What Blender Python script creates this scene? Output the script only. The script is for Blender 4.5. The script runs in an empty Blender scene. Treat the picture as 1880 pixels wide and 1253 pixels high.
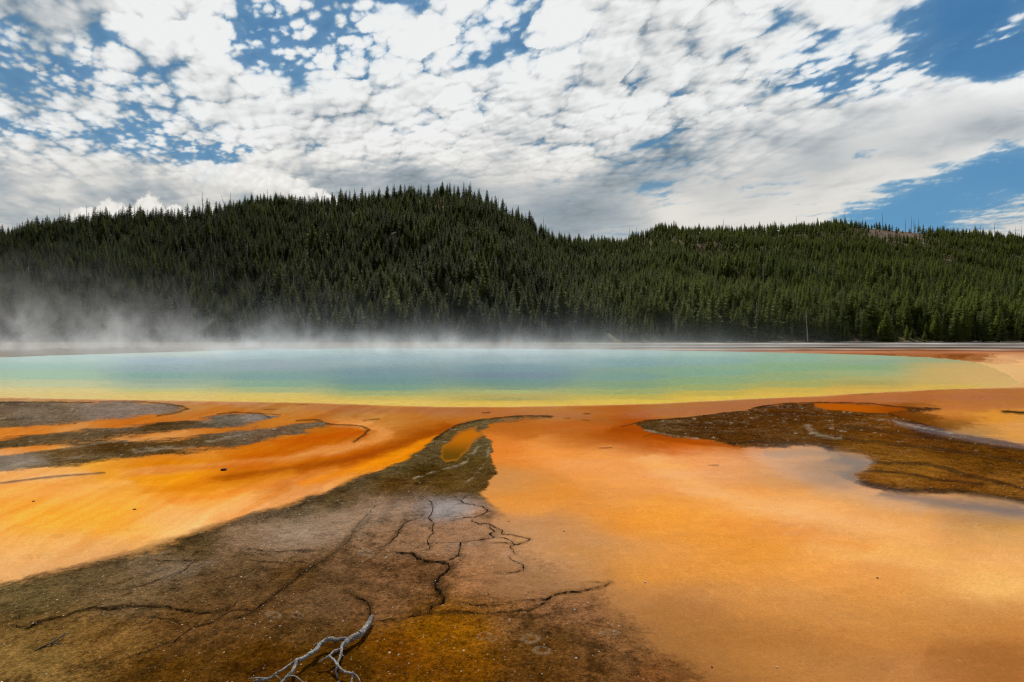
import bpy, math, random
import numpy as np
from mathutils import Vector, Matrix, Euler

S = bpy.context.scene
C = S.collection
rnd = random.Random(7)

# ---------------------------------------------------------------- camera
cam_d = bpy.data.cameras.new("camera"); cam = bpy.data.objects.new("camera", cam_d); C.objects.link(cam)
cam.location = (0, 0, 2.2); cam.rotation_euler = (math.radians(90), 0, 0)
cam_d.sensor_width = 36.0; cam_d.lens = 18.0; cam_d.shift_y = -6.5/1880
cam_d.clip_start = 0.05; cam_d.clip_end = 12000
S.camera = cam

# ---------------------------------------------------------------- light
SUN_EL, SUN_AZ = math.radians(52), math.radians(-8)     # ahead of the camera, slightly left
w = bpy.data.worlds.new("World"); S.world = w; w.use_nodes = True
nt = w.node_tree; bg = nt.nodes["Background"]
sky = nt.nodes.new("ShaderNodeTexSky"); sky.sky_type = 'NISHITA'; sky.sun_disc = False
sky.sun_elevation = SUN_EL; sky.sun_rotation = SUN_AZ
nt.links.new(sky.outputs[0], bg.inputs[0]); bg.inputs[1].default_value = 0.1
sd = bpy.data.lights.new("sun", 'SUN'); sun = bpy.data.objects.new("sun", sd); C.objects.link(sun)
sd.energy = 4.1; sd.angle = math.radians(0.6); sd.color = (1.0, 0.955, 0.89)
sdir = Vector((math.sin(SUN_AZ)*math.cos(SUN_EL), math.cos(SUN_AZ)*math.cos(SUN_EL), math.sin(SUN_EL)))
sun.rotation_euler = (-sdir).to_track_quat('-Z', 'Y').to_euler()
S.view_settings.view_transform = 'Standard'; S.view_settings.look = 'None'
S.view_settings.exposure = 0.0; S.view_settings.gamma = 1.0; S.view_settings.use_curve_mapping = False
S.cycles.max_bounces = 5; S.cycles.diffuse_bounces = 2; S.cycles.glossy_bounces = 2
S.cycles.transmission_bounces = 2; S.cycles.transparent_max_bounces = 8; S.cycles.volume_bounces = 1
S.cycles.volume_max_steps = 256; S.cycles.filter_width = 1.2; S.cycles.use_denoising = True; S.cycles.denoising_prefilter = 'NONE'
ALB = 1.38             # how much brighter than its pigment a sunlit level surface renders here

# ---------------------------------------------------------------- scene helpers
def tag(o, label=None, cat=None, group=None, kind=None):
    if label: o["label"] = label
    if cat: o["category"] = cat
    if group: o["group"] = group
    if kind: o["kind"] = kind
    return o

def mesh_np(name, V, F=None, Q=None, mat=None, smooth=False):
    """mesh from arrays: V (n,3), triangles F (m,3) and/or quads Q (k,4)"""
    me = bpy.data.meshes.new(name)
    V = np.asarray(V, np.float32)
    parts = []; starts = []; tot = 0
    if F is not None and len(F): F = np.asarray(F, np.int32); parts.append(F.ravel()); starts.append(np.arange(len(F))*3 + tot); tot += F.size
    if Q is not None and len(Q): Q = np.asarray(Q, np.int32); parts.append(Q.ravel()); starts.append(np.arange(len(Q))*4 + tot); tot += Q.size
    loops = np.concatenate(parts); st = np.concatenate(starts)
    me.vertices.add(len(V)); me.vertices.foreach_set("co", V.ravel())
    me.loops.add(len(loops)); me.loops.foreach_set("vertex_index", loops.astype(np.int32))
    me.polygons.add(len(st)); me.polygons.foreach_set("loop_start", st.astype(np.int32))
    me.update(calc_edges=True); me.validate()
    if smooth: me.polygons.foreach_set("use_smooth", np.ones(len(me.polygons), bool))
    if mat: me.materials.append(mat)
    return me

def link(name, me, parent=None, loc=None):
    o = bpy.data.objects.new(name, me); C.objects.link(o)
    if parent: o.parent = parent
    if loc is not None: o.location = loc
    return o

def fattr(me, name, a):
    at = me.attributes.new(name, 'FLOAT', 'POINT'); at.data.foreach_set("value", np.asarray(a, np.float32).ravel())
def cattr(me, name, rgb):
    a = np.ones((len(rgb), 4), np.float32); a[:, :3] = rgb
    at = me.attributes.new(name, 'FLOAT_COLOR', 'POINT'); at.data.foreach_set("color", a.ravel())

class N:
    """terse node building"""
    def __init__(s, name, keep=True):
        s.m = bpy.data.materials.new(name); s.m.use_nodes = True; s.t = s.m.node_tree
        s.t.nodes.clear(); s.out = s.t.nodes.new("ShaderNodeOutputMaterial")
    def n(s, typ, **kw):
        nd = s.t.nodes.new(typ)
        for k, v in kw.items():
            if k in ('ins',): continue
            setattr(nd, k, v)
        for k, v in kw.get('ins', {}).items(): s.put(nd.inputs[k], v)
        return nd
    def put(s, sock, v):
        if isinstance(v, bpy.types.NodeSocket): s.t.links.new(v, sock)
        elif v is not None: sock.default_value = v
    def math(s, op, a, b=None, c=None, clamp=False):
        nd = s.t.nodes.new("ShaderNodeMath"); nd.operation = op; nd.use_clamp = clamp
        s.put(nd.inputs[0], a)
        if b is not None: s.put(nd.inputs[1], b)
        if c is not None: s.put(nd.inputs[2], c)
        return nd.outputs[0]
    def ramp(s, x, a, b, c=0.0, d=1.0, smooth=True):
        nd = s.t.nodes.new("ShaderNodeMapRange"); nd.interpolation_type = 'SMOOTHSTEP' if smooth else 'LINEAR'
        s.put(nd.inputs[0], x)
        for i, v in enumerate((a, b, c, d)): s.put(nd.inputs[i+1], v)
        return nd.outputs[0]
    def mix(s, f, a, b, mode='MIX'):
        nd = s.t.nodes.new("ShaderNodeMix"); nd.data_type = 'RGBA'; nd.blend_type = mode; nd.clamp_factor = True
        s.put(nd.inputs[0], f); s.put(nd.inputs[6], a); s.put(nd.inputs[7], b)
        return nd.outputs[2]
    def noise(s, vec, scale, detail=4, rough=0.55, dist=0.0):
        nd = s.t.nodes.new("ShaderNodeTexNoise"); s.put(nd.inputs['Vector'], vec)
        nd.inputs['Scale'].default_value = scale; nd.inputs['Detail'].default_value = detail
        nd.inputs['Roughness'].default_value = rough; nd.inputs['Distortion'].default_value = dist
        return nd.outputs[0]
    def attr(s, name, col=False):
        nd = s.t.nodes.new("ShaderNodeAttribute"); nd.attribute_name = name
        return nd.outputs['Color'] if col else nd.outputs['Fac']
    def scale(s, col, f):
        nd = s.t.nodes.new("ShaderNodeVectorMath"); nd.operation = 'SCALE'
        s.put(nd.inputs[0], col); s.put(nd.inputs['Scale'], f); return nd.outputs[0]
    def stretch(s, vec, v3):
        nd = s.t.nodes.new("ShaderNodeVectorMath"); nd.operation = 'MULTIPLY'
        s.put(nd.inputs[0], vec); nd.inputs[1].default_value = v3; return nd.outputs[0]
    def coord(s): return s.t.nodes.new("ShaderNodeTexCoord").outputs['Object']
# ---------------------------------------------------------------- numeric helpers
H_EYE = 2.2            # eye height above the flat, metres
FPX, CU, HV = 940.0, 940.0, 620.0   # focal length, centre column, horizon row of the 1880 px wide photo

def w2(px, py):
    """survey note (column, row read on the photo) -> point on the flat in metres"""
    px = np.asarray(px, float); py = np.asarray(py, float)
    y = FPX * H_EYE / (py - HV)
    return (px - CU) * y / FPX, y

def _h(ix, iy, s):
    n = (ix.astype(np.int64) * 374761393 + iy.astype(np.int64) * 668265263 + s * 1274126177) & 0x7fffffff
    n = ((n ^ (n >> 13)) * 1103515245) & 0x7fffffff
    n = ((n ^ (n >> 15)) * 1274126177) & 0x7fffffff
    return ((n ^ (n >> 16)) & 0xffff) / 65536.0

def perlin(x, y, s=0):
    ix = np.floor(x); iy = np.floor(y); fx = x - ix; fy = y - iy
    ix = ix.astype(np.int64); iy = iy.astype(np.int64)
    ux = fx*fx*fx*(fx*(fx*6-15)+10); uy = fy*fy*fy*(fy*(fy*6-15)+10)
    def g(dx, dy):
        a = _h(ix+dx, iy+dy, s) * 6.2831853
        return np.cos(a)*(fx-dx) + np.sin(a)*(fy-dy)
    a = g(0,0); b = g(1,0); c = g(0,1); d = g(1,1)
    return (a + (b-a)*ux + (c-a)*uy + (a-b-c+d)*ux*uy) * 1.4

def fbm(x, y, o=5, s=0, gain=0.5, lac=2.03):
    r = 0.0; a = 1.0; t = 0.0
    for k in range(o):
        r = r + a*perlin(x, y, s+17*k); t += a; a *= gain
        x, y = (x*0.8 - y*0.6)*lac + 3.1, (x*0.6 + y*0.8)*lac + 1.7
    return r / t

def billow(x, y, o=5, s=0, gain=0.5, lac=2.03):
    r = 0.0; a = 1.0; t = 0.0
    for k in range(o):
        r = r + a*(1-2*np.abs(perlin(x, y, s+17*k))); t += a; a *= gain
        x, y = (x*0.8 - y*0.6)*lac + 3.1, (x*0.6 + y*0.8)*lac + 1.7
    return r / t

def sstep(a, b, x):
    t = np.clip((x-a)/(b-a), 0, 1); return t*t*(3-2*t)

def lin(c):
    c = np.asarray(c, float)/255.0
    return np.where(c <= 0.04045, c/12.92, ((c+0.055)/1.055)**2.4)

def bicubic(grid, gx, gy):
    """Catmull-Rom lookup of a small table"""
    ny, nx = grid.shape
    gx = np.clip(gx, 0, nx-1.001); gy = np.clip(gy, 0, ny-1.001)
    ix = np.floor(gx).astype(int); iy = np.floor(gy).astype(int); fx = gx-ix; fy = gy-iy
    def wts(f): return [(-0.5*f+f*f-0.5*f**3), (1-2.5*f*f+1.5*f**3), (0.5*f+2*f*f-1.5*f**3), (-0.5*f*f+0.5*f**3)]
    wx = wts(fx); wy = wts(fy); r = 0
    for j in range(4):
        jj = np.clip(iy+j-1, 0, ny-1)
        for i in range(4):
            r = r + wy[j]*wx[i]*grid[jj, np.clip(ix+i-1, 0, nx-1)]
    return r

def poly_sdf(X, Y, P):
    """signed distance (negative inside) to a closed polygon"""
    P = np.asarray(P, float); n = len(P); d = np.full(X.shape, 1e12); ins = np.zeros(X.shape, bool)
    for i in range(n):
        ax, ay = P[i]; bx, by = P[(i+1) % n]; ex, ey = bx-ax, by-ay
        wx, wy = X-ax, Y-ay
        t = np.clip((wx*ex + wy*ey)/(ex*ex+ey*ey+1e-12), 0, 1)
        d = np.minimum(d, (wx-ex*t)**2 + (wy-ey*t)**2)
        c = (ay > Y) != (by > Y)
        if ey != 0: ins ^= c & (X < ex*(Y-ay)/ey + ax)
    return np.sqrt(d)*np.where(ins, -1, 1)

def line_dist(X, Y, P):
    P = np.asarray(P, float); d = np.full(X.shape, 1e12); tt = np.zeros(X.shape)
    n = len(P)-1
    for i in range(n):
        ax, ay = P[i]; bx, by = P[i+1]; ex, ey = bx-ax, by-ay
        wx, wy = X-ax, Y-ay
        t = np.clip((wx*ex + wy*ey)/(ex*ex+ey*ey+1e-12), 0, 1)
        q = (wx-ex*t)**2 + (wy-ey*t)**2
        m = q < d; d = np.where(m, q, d); tt = np.where(m, (i+t)/n, tt)
    return np.sqrt(d), tt

# ---------------------------------------------------------------- the sky
# how much cloud (0 none .. 9 closed) and how bright it is (0 .. 9); columns every 94 px of
# azimuth tangent, rows every 40 px of elevation tangent, the same units as the photo
CV = [
 "8 7 9 9 9 5 6 6 7 8 6 9 9 9 9 8 9 9 6 0 4",
 "6 8 8 9 9 4 5 6 8 7 6 8 9 9 9 8 7 9 4 1 5",
 "4 7 5 9 8 4 6 6 7 7 7 8 9 9 9 8 6 8 5 3 3",
 "6 5 6 7 9 6 6 7 7 7 8 8 9 9 9 7 6 6 5 0 3",
 "6 5 6 6 8 9 8 8 9 9 9 9 9 9 9 8 5 6 8 9 9",
 "7 7 7 7 8 9 9 9 9 8 9 9 9 9 9 9 9 9 9 9 9",
 "6 6 6 5 7 8 9 9 8 9 9 9 9 8 8 9 9 9 9 9 9",
 "8 8 7 6 4 7 9 9 9 9 9 9 8 7 8 9 9 9 9 8 4",
 "9 9 9 9 7 9 9 9 9 9 9 8 7 7 8 9 9 9 8 2 0",
 "9 9 9 9 9 9 9 9 9 9 9 8 8 6 9 7 9 7 2 3 5",
 "9 9 9 9 9 9 9 9 9 9 8 8 9 9 9 9 8 2 2 5 7",
 "9 9 9 9 9 9 9 9 9 9 8 8 7 9 9 9 6 3 4 7 8"]
BR = [
 "5 5 7 9 9 8 8 8 9 9 9 9 7 7 8 8 9 9 8 8 8",
 "6 5 7 9 9 8 8 8 9 9 9 9 7 7 8 8 8 9 8 8 8",
 "7 6 7 8 9 9 9 9 9 9 9 9 7 6 8 8 8 8 8 8 8",
 "6 6 7 7 8 9 9 9 9 9 9 9 7 7 7 8 8 8 8 9 9",
 "7 6 7 7 8 9 9 8 8 8 8 8 7 7 7 7 8 8 8 9 9",
 "7 7 7 7 8 8 7 7 8 8 7 7 8 7 7 7 7 7 8 7 7",
 "7 7 7 7 7 8 7 7 8 8 7 7 8 7 6 6 7 7 7 6 6",
 "7 7 7 7 7 7 7 8 7 8 7 8 7 4 6 7 6 7 7 8 8",
 "6 7 7 6 8 8 6 6 5 6 7 7 4 5 6 7 7 8 8 7 7",
 "6 7 6 5 7 5 4 5 4 4 6 5 5 7 7 7 8 8 7 7 7",
 "6 6 6 5 6 6 5 5 4 4 5 4 5 8 8 8 8 8 7 7 7",
 "7 6 6 6 6 6 5 6 5 5 5 5 6 7 8 8 8 7 7 7 7"]
# stretch of the cloud texture: 0 puffs .. 9 long streaks rising to the right
ST = [
 "3 3 2 0 0 2 1 0 0 0 0 0 0 0 0 2 3 4 5 3 3",
 "3 3 2 0 0 1 0 0 0 0 0 0 0 0 0 1 2 4 4 3 3",
 "2 3 2 0 0 0 0 0 0 0 0 0 0 0 0 1 2 2 2 2 3",
 "2 2 2 1 0 0 0 0 0 0 0 0 0 0 0 1 1 1 2 3 4",
 "2 2 2 1 0 0 0 0 0 0 0 0 0 0 0 1 1 1 4 6 8",
 "2 2 2 1 0 0 0 0 0 0 0 0 0 0 1 2 3 5 8 9 9",
 "2 2 2 1 1 0 0 0 0 0 0 0 0 1 3 4 6 8 9 9 9",
 "2 2 2 2 2 0 0 0 0 0 0 0 2 4 5 6 8 9 9 9 9",
 "2 2 2 1 1 0 0 0 1 2 2 3 5 6 6 8 9 9 9 7 7",
 "3 2 1 0 0 0 0 0 2 4 5 6 7 8 9 9 9 9 8 7 7",
 "3 2 0 0 0 0 0 0 2 5 6 7 8 9 9 9 9 9 8 8 8",
 "3 2 0 0 0 0 0 0 2 5 6 7 8 9 9 9 9 9 8 8 8"]
def _tab(rows): return np.array([[float(c) for c in r.split()] for r in rows])
CV, BR, ST = _tab(CV), _tab(BR), _tab(ST)

def worley(x, y, s=0):
    """distance to the nearest of scattered cell points, and the point's own random number"""
    ix = np.floor(x).astype(np.int64); iy = np.floor(y).astype(np.int64)
    d = np.full(x.shape, 9.0); r = np.zeros(x.shape)
    for j in (-1, 0, 1):
        for i in (-1, 0, 1):
            a = ix+i; b = iy+j
            q = (a+_h(a, b, s)-x)**2 + (b+_h(a, b, s+5)-y)**2
            m = q < d; d = np.where(m, q, d); r = np.where(m, _h(a, b, s+9), r)
    return np.sqrt(d), r

def puffs(x, y, s):
    """heaped round lumps: cells of three sizes with ragged rims"""
    wx = 0.30*fbm(x*1.1, y*1.1, 5, s+1, 0.6); wy = 0.30*fbm(x*1.1+5, y*1.1+2, 5, s+2, 0.6)
    d0, r0 = worley((x+wx)*0.75, (y+wy)*0.75, s+3)
    d1, r1 = worley((x+wx)*1.7, (y+wy)*1.7, s+4)
    d2, r2 = worley((x+wx)*3.7, (y+wy)*3.7, s+6)
    return 0.95*(0.60-d0+0.3*(r0-0.5)) + 0.48*(0.55-d1) + 0.22*(0.5-d2)

def sky_rgb(u, v):
    """linear radiance colour of the sky for azimuth/elevation tangents u, v (photo px units)"""
    tn = np.maximum((HV - v)/FPX, 0.02)
    tx = (u-CU)/FPX
    te = tn + 0.10
    px, py = tx/te, 1.0/te                      # point on a cloud deck that bends down with distance
    jx = 30*fbm(u/60, v/40, 4, 8); jy = 17*fbm(u/60+7, v/40+3, 4, 9)
    cv = bicubic(CV, (u+jx)/94, (v+jy)/40)/9; br = bicubic(BR, (u+0.6*jx)/94, (v+0.6*jy)/40)/9
    st = np.clip(bicubic(ST, u/94, v/40)/9, 0, 1)
    cv = np.clip(cv, -0.05, 1.05)
    sc = 10.0
    lf = sstep(620, 250, u)
    qx, qy = px*sc + 0.35*py*sc, py*sc*0.95
    p1 = puffs(qx, qy, 21)
    p2 = puffs(qx+0.14*(px/0.6), qy-0.22, 21)      # the same field a step towards the sun
    fb = fbm(qx*0.45, qy*0.45, 5, 31, 0.55)
    fine = fbm(qx*3.2, qy*3.2, 4, 41, 0.6)
    sm = 1-0.7*sstep(270, 345, v)*sstep(1300, 900, u)
    p1 = p1*sm; fine = fine*sm; p2 = p2*sm
    ds, rs_ = worley(qx*2.7 + 0.5*fbm(qx*2, qy*2, 4, 61, .6), qy*2.7 + 0.5*fbm(qx*2+3, qy*2, 4, 62, .6), 63)
    brk = sstep(0.12, 0.35, cv)*sstep(0.88, 0.6, cv)
    n1 = p1*1.25 + 0.55*fb + 0.22*fine - 0.28*sm + brk*(1.15*(0.52-ds) + 0.45*(rs_-0.5) - 0.10)
    # streaks, climbing to the right
    cx = np.cos(np.radians(16)); sx_ = np.sin(np.radians(16))
    sx = u*cx - (v-440)*sx_; sy = u*sx_ + (v-440)*cx
    comp = np.clip((HV-v)/420.0, 0.4, 1.3)
    wv = fbm(u/80, v/60, 4, 45)
    n2 = 1.1*fbm(sx/150+0.5*wv, sy/(42*comp)+0.9*wv, 6, 51, 0.58)
    n2f = fbm(sx/30+wv, sy/(11*comp)+wv, 4, 57, 0.6)
    n2 = n2 + n2f*(0.25+0.55*sstep(0.8, 0.3, cv))
    n = n1*(1-st) + n2*st
    base = np.interp(cv, [-.05, 0, .2, .45, .7, .88, 1.05], [-1.5, -1.35, -.75, -.28, .12, .50, .85])
    dens = n + base
    w = 0.215*(1-st) + 0.33*st
    alpha = sstep(-w, w, dens)
    thin = sstep(-0.1, 0.75, dens)
    thick = sstep(0.3, 1.3, dens)
    rel = np.clip((p1-p2)*2.2, -1, 1)*(1-st)
    soft = fbm(qx*0.33+5, qy*0.33, 4, 71)
    lum = 0.275 + 0.66*br
    lum = lum + 0.10*(thin-0.55)*(1-st) + 0.07*(1-thick)*alpha
    lum = lum - 0.115*np.clip(soft*2.2+0.1, -0.35, 1)*(0.35+0.65*thick)*(1-0.45*st)
    lum = lum + 0.105*rel + 0.27*np.clip(p1-0.18, -0.5, 0.35)*(1-st) + 0.055*n2*st + 0.03*fine*(1-st)
    lum = lum - 0.03*st*sstep(150, 400, v)
    body = 0.74 + 0.26*sstep(-0.1,0.55,dens)                     # even closed cloud lets some blue through
    alpha = alpha*body
    lum = np.clip(lum, 0.30, 0.99); lum = np.where(lum > .86, .86 + (lum-.86)*.62, lum)             # in display units
    def cum(c, out):                            # small bright cumulus low behind the hill
        a, l = out; cx, cy, rx, ry, s = c
        wx = 14*fbm(u/26, v/22, 6, s, .66); wy = 12*fbm(u/26+4, v/22, 6, s+1, .66)
        e = np.sqrt(((u+wx-cx)/rx)**2 + ((v+wy-cy)/ry)**2)
        d = 1 - e
        d0, r0 = worley((u+wx)/17.0, (v+wy)/14.0, s)
        d = d + 0.16*(0.55-d0)
        al = 0.92*sstep(-0.02, 0.20, d)*sstep(cy+ry*0.85, cy-ry*0.35, v+wy)
        ll = 0.925 - 0.22*sstep(-0.5, 1.0, (v-cy)/ry+0.35*wx/9) + 0.10*(0.5-d0)
        return np.maximum(a, al), l*(1-al)+ll*al
    a2 = np.zeros_like(u)
    for c in [(375,330,42,40,5),(420,338,60,40,7),(470,346,70,40,8),(520,356,60,34,9),(565,368,50,26,10),(600,376,34,18,14),
              (160,400,40,20,2),(205,396,34,30,3),(232,402,30,24,12),(272,392,30,40,4),(310,404,38,28,5),(335,408,24,18,13)]:
        a2, lum = cum(c, (a2, lum))
    alpha = np.maximum(alpha, a2)
    hi = sstep(0.58, 0.88, lum)[..., None]
    warm = sstep(200, 420, v)[..., None]
    L = lum[..., None]
    cool = L*np.array([0.92, 0.99, 1.04])
    wht = L*np.array([0.995, 1.0, 1.0])
    wwm = L*np.array([1.0, 0.985, 0.955])
    cl = cool*(1-hi) + (wht*(1-warm)+wwm*warm)*hi
    t = sstep(0, 460, v)[..., None]
    blue = np.array([66, 118, 167.])*(1-t) + np.array([94, 150, 192.])*t
    lf = sstep(1000, 0, u)[..., None]*0.4
    blue = blue*(1-lf) + np.array([104, 146, 184.])*lf
    veil = (0.05 + 0.14*sstep(0.2, 0.7, cv) + 0.30*sstep(260, 400, v)*sstep(1500, 1200, u))[..., None]
    blue = blue/255.*(1-veil) + cl*veil
    c = blue*(1-alpha[..., None]) + cl*alpha[..., None]
    return lin(np.clip(c, 0, 1)*255)
# ---------------------------------------------------------------- the flat: bacterial mats, crusts and the pool
POOL = [(0,728.5),(200,732.5),(400,735.5),(560,738),(700,742.5),(800,745.5),(940,745.5),(1100,742.5),(1200,740),(1300,735),(1400,730),
        (1500,726),(1600,720),(1700,715),(1780,712),(1850,709),(1868,702),(1850,690),(1826,677),(1790,666),(1740,660),(1690,656),(1600,652),(1450,648),
        (1300,645),(1100,642),(900,640.4),(700,640),(500,641),(300,647),(100,653),(0,657)]
POOLW = np.array([w2(a, b) for a, b in POOL] + [(-57.5,48),(-52,37),(-41,28),(-30,22)])
# crusts: outline, edge softness (px), raggedness (m)
CRUST = [
 ([(-160,737),(0,738),(170,739),(240,739),(320,742),(342,750),(320,758),(262,765),(200,770),(120,777),(60,782),(0,786),(-160,795)], 8, .10),
 ([(-160,832),(0,806),(110,796),(210,784),(320,774),(400,764),(430,759),(480,760),(503,767),(488,775),(440,781),(350,791),(260,801),(170,808),(100,816),(0,824),(-160,850)], 8, .06),
 ([(-160,850),(0,838),(80,828),(150,818),(230,812),(330,806),(420,795),(500,787),(548,776),(590,771),(606,781),(560,793),(505,806),(435,824),(350,829),(250,840),(150,851),(80,859),(0,866),(-160,900)], 8, .05),
 ([(1012,765.5),(905,776),(884,795),(902,812),(905,840),(912,868),(893,888),(880,905),(905,925),(925,960),(960,990),(1010,1018),(1070,1052),(1120,1075),(1130,1120),(1165,1160),(1220,1215),(1290,1300),(1300,1900),
   (-900,1900),(-500,1180),(0,1075),(100,1052),(200,1035),(300,1005),(380,975),(450,950),(520,930),(590,908),(640,885),(700,865),(745,845),(770,828),(800,808),(818,791),(850,777),(890,768.5),(960,764.5)], 7, .05),
 ([(1165,778),(1185,773),(1260,767),(1340,757.5),(1372,755),(1402,745.5),(1450,741),(1500,739.5),(1560,742),(1640,747),(1725,752),(1690,757),(1640,760),(1700,780),(1760,797),(1830,808),(1880,816),(2300,870),(2300,1010),
   (1880,926),(1850,917),(1800,908),(1750,906),(1680,909),(1620,901),(1582,891),(1568,872),(1588,862),(1604,848),(1580,836),(1530,829),(1500,821),(1450,822),(1400,822),(1340,816),(1280,807),(1215,800),(1180,788)], 1.6, .05),
]
FILM = [  # standing water on crust and mat: outline, softness, strength
 ([(1370,828),(1440,822),(1500,822),(1560,834),(1604,848),(1588,862),(1568,872),(1582,891),(1620,902),(1700,912),(1880,930),(2100,960),(2100,1000),(1880,958),(1700,935),(1600,915),(1500,895),(1440,870),(1400,850)], 18, .8),
 ([(1640,772),(1700,784),(1780,798),(1880,815),(2100,840),(2100,870),(1880,826),(1790,812),(1700,795),(1650,782)], 6, .7),
 ([(786,912),(860,912),(880,935),(868,958),(830,958),(795,958),(780,940)], 20, .6),
 ([(470,980),(560,950),(640,925),(700,915),(770,915),(780,945),(700,965),(640,985),(560,1010),(500,1012)], 20, .35),
 ([(280,1052),(330,1034),(420,1030),(380,1050),(300,1068)], 12, .35),
 ([(-160,850),(0,830),(60,835),(90,850),(40,864),(-160,895)], 14, .6),
 ([(0,880),(60,872),(160,866),(190,870),(60,886),(0,892)], 4, .4),
 ([(150,757),(230,745),(300,745),(325,752),(250,765),(150,770)], 6, .1),
 ([(380,768),(430,760),(480,762),(485,770),(400,778)], 5, .1),
 ([(850,960),(980,985),(1080,1045),(1120,1075),(1000,1100),(860,1090),(800,1010)], 30, .22),
 ([(450,950),(620,890),(700,866),(660,880),(540,905),(380,960),(200,1010),(0,1050),(0,1062),(200,1030)], 12, .2),
]
LINES = [ # dark rims of terraces: points, half width px, depth of tone
 ([(-80,742),(0,741),(60,739),(130,740),(172,739.5)], 1.3, .8), ([(225,740),(260,738.5),(300,742),(335,747),(345,751),(320,760),(290,764)], 1.3, .75),
 ([(400,761),(430,758),(480,760),(495,768)], 1.2, .8), ([(480,760),(515,762)], 1.0, .6),
 ([(545,773),(580,771),(605,780),(640,781),(665,783),(677,789),(668,799),(650,812)], 1.4, .8),
 ([(1012,765.5),(960,764.5),(910,768.5),(870,775),(840,781),(820,792),(800,808)], 1.8, .85),
 ([(1170,778),(1185,774),(1260,768),(1340,758.5),(1370,756),(1400,746),(1450,741),(1520,739.5),(1600,742),(1650,747.5),(1690,751)], 1.5, .8),
 ([(1140,783),(1170,778)], 1.2, .6), ([(1700,750),(1725,752)], 1.8, .9), ([(417,1144),(468,1129),(493,1105),(513,1088),(532,1075),(558,1052),(580,1040),(603,1027),(640,990),(680,950)], 5, .5), ([(637,1088),(660,1100),(676,1110),(681,1132)], 5, .5),
 ([(50,1155),(76,1142),(118,1134),(141,1125),(175,1120),(248,1114),(293,1117),(338,1125),(363,1129),(395,1127),(417,1122)], 4, .5), ([(60,1062),(140,1046),(230,1022),(330,992),(420,962),(520,936),(600,910),(680,876)], 9, .5),
 ([(660,1131),(700,1128),(760,1125),(860,1126)], 3.5, .45), ([(580,1058),(650,1068),(700,1083),(740,1090)], 9, .35), ([(395,1160),(330,1200),(250,1245)], 7, .4), ([(700,960),(720,925),(760,905)], 5, .4), ([(480,1020),(520,1015),(600,1014),(640,1020)], 4, .45),
 ([(780,1060),(800,1075),(815,1090)], 9, .4), ([(745,945),(735,975),(715,1000),(690,1020)], 3, .4), ([(760,1040),(700,1048),(650,1040)], 6, .3), ([(980,1150),(1040,1170),(1100,1190)], 12, .35), ([(900,1130),(1000,1135),(1080,1120)], 6, .35),
 ([(1845,756.5),(1900,760)], 3, .95),
 ([(1560,724.3),(1600,723)], 1.0, .7), ([(1625,720),(1650,718.5)], 1.1, .7), ([(1700,716.5),(1760,714.5)], .9, .6), ([(1770,713),(1830,710.5),(1880,705)], .9, .6),
 ([(-60,894),(0,888),(50,882),(100,876),(190,869)], 2.0, .75),
 ([(485,752.5),(505,752)], .9, .7), ([(540,743),(566,743)], .7, .5), ([(668,773),(695,770)], 1.3, .7), ([(885,758.5),(898,758)], 1.2, .8),
 ([(1070,760),(1082,760)], 1., .8), ([(1068,772),(1082,772)], 1., .6), ([(1035,768.5),(1046,768)], .9, .6), ([(1100,823.5),(1122,823)], 1.0, .7), ([(1302,855),(1318,855)], 1.0, .6),
 ([(1180,803),(1200,797),(1240,804)], 1., .4), ([(1288,794),(1340,796),(1380,799)], 2.2, .4), ([(1340,815),(1400,812),(1460,815),(1530,824)], 2.5, .55), ([(1604,850),(1700,853),(1800,880),(1880,900)], 3.5, .7), ([(1590,866),(1650,868),(1720,882),(1800,890)], 3, .7), ([(1575,887),(1650,902),(1760,903),(1880,922)], 5, .75), ([(1500,800),(1620,815),(1760,830),(1880,850)], 4, .5), ([(1560,785),(1680,800),(1880,828)], 4, .5)]
PALE = [ # whitish sinter ridges
 ([(761,882),(783,874),(802,866),(824,861),(847,853),(860,847),(853,836),(869,833),(879,820),(895,817)], 1.3, .55),
 ([(895,817),(898,835),(885,860),(868,878),(850,893)], 1.2, .3), ([(0,861),(60,846),(130,842),(200,838)], 2, .35), ([(250,830),(300,824),(350,823)], 3., .45),
 ([(1600,768),(1640,775),(1700,787),(1750,797)], 1.3, .6), ([(1480,782),(1500,800),(1540,806)], 3, .35), ([(1185,790),(1230,801),(1280,806)], 1.3, .5),
 ([(120,823),(200,812),(280,807)], 2., .35), ([(470,796),(430,803),(380,812)], 2.5, .35)]
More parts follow.
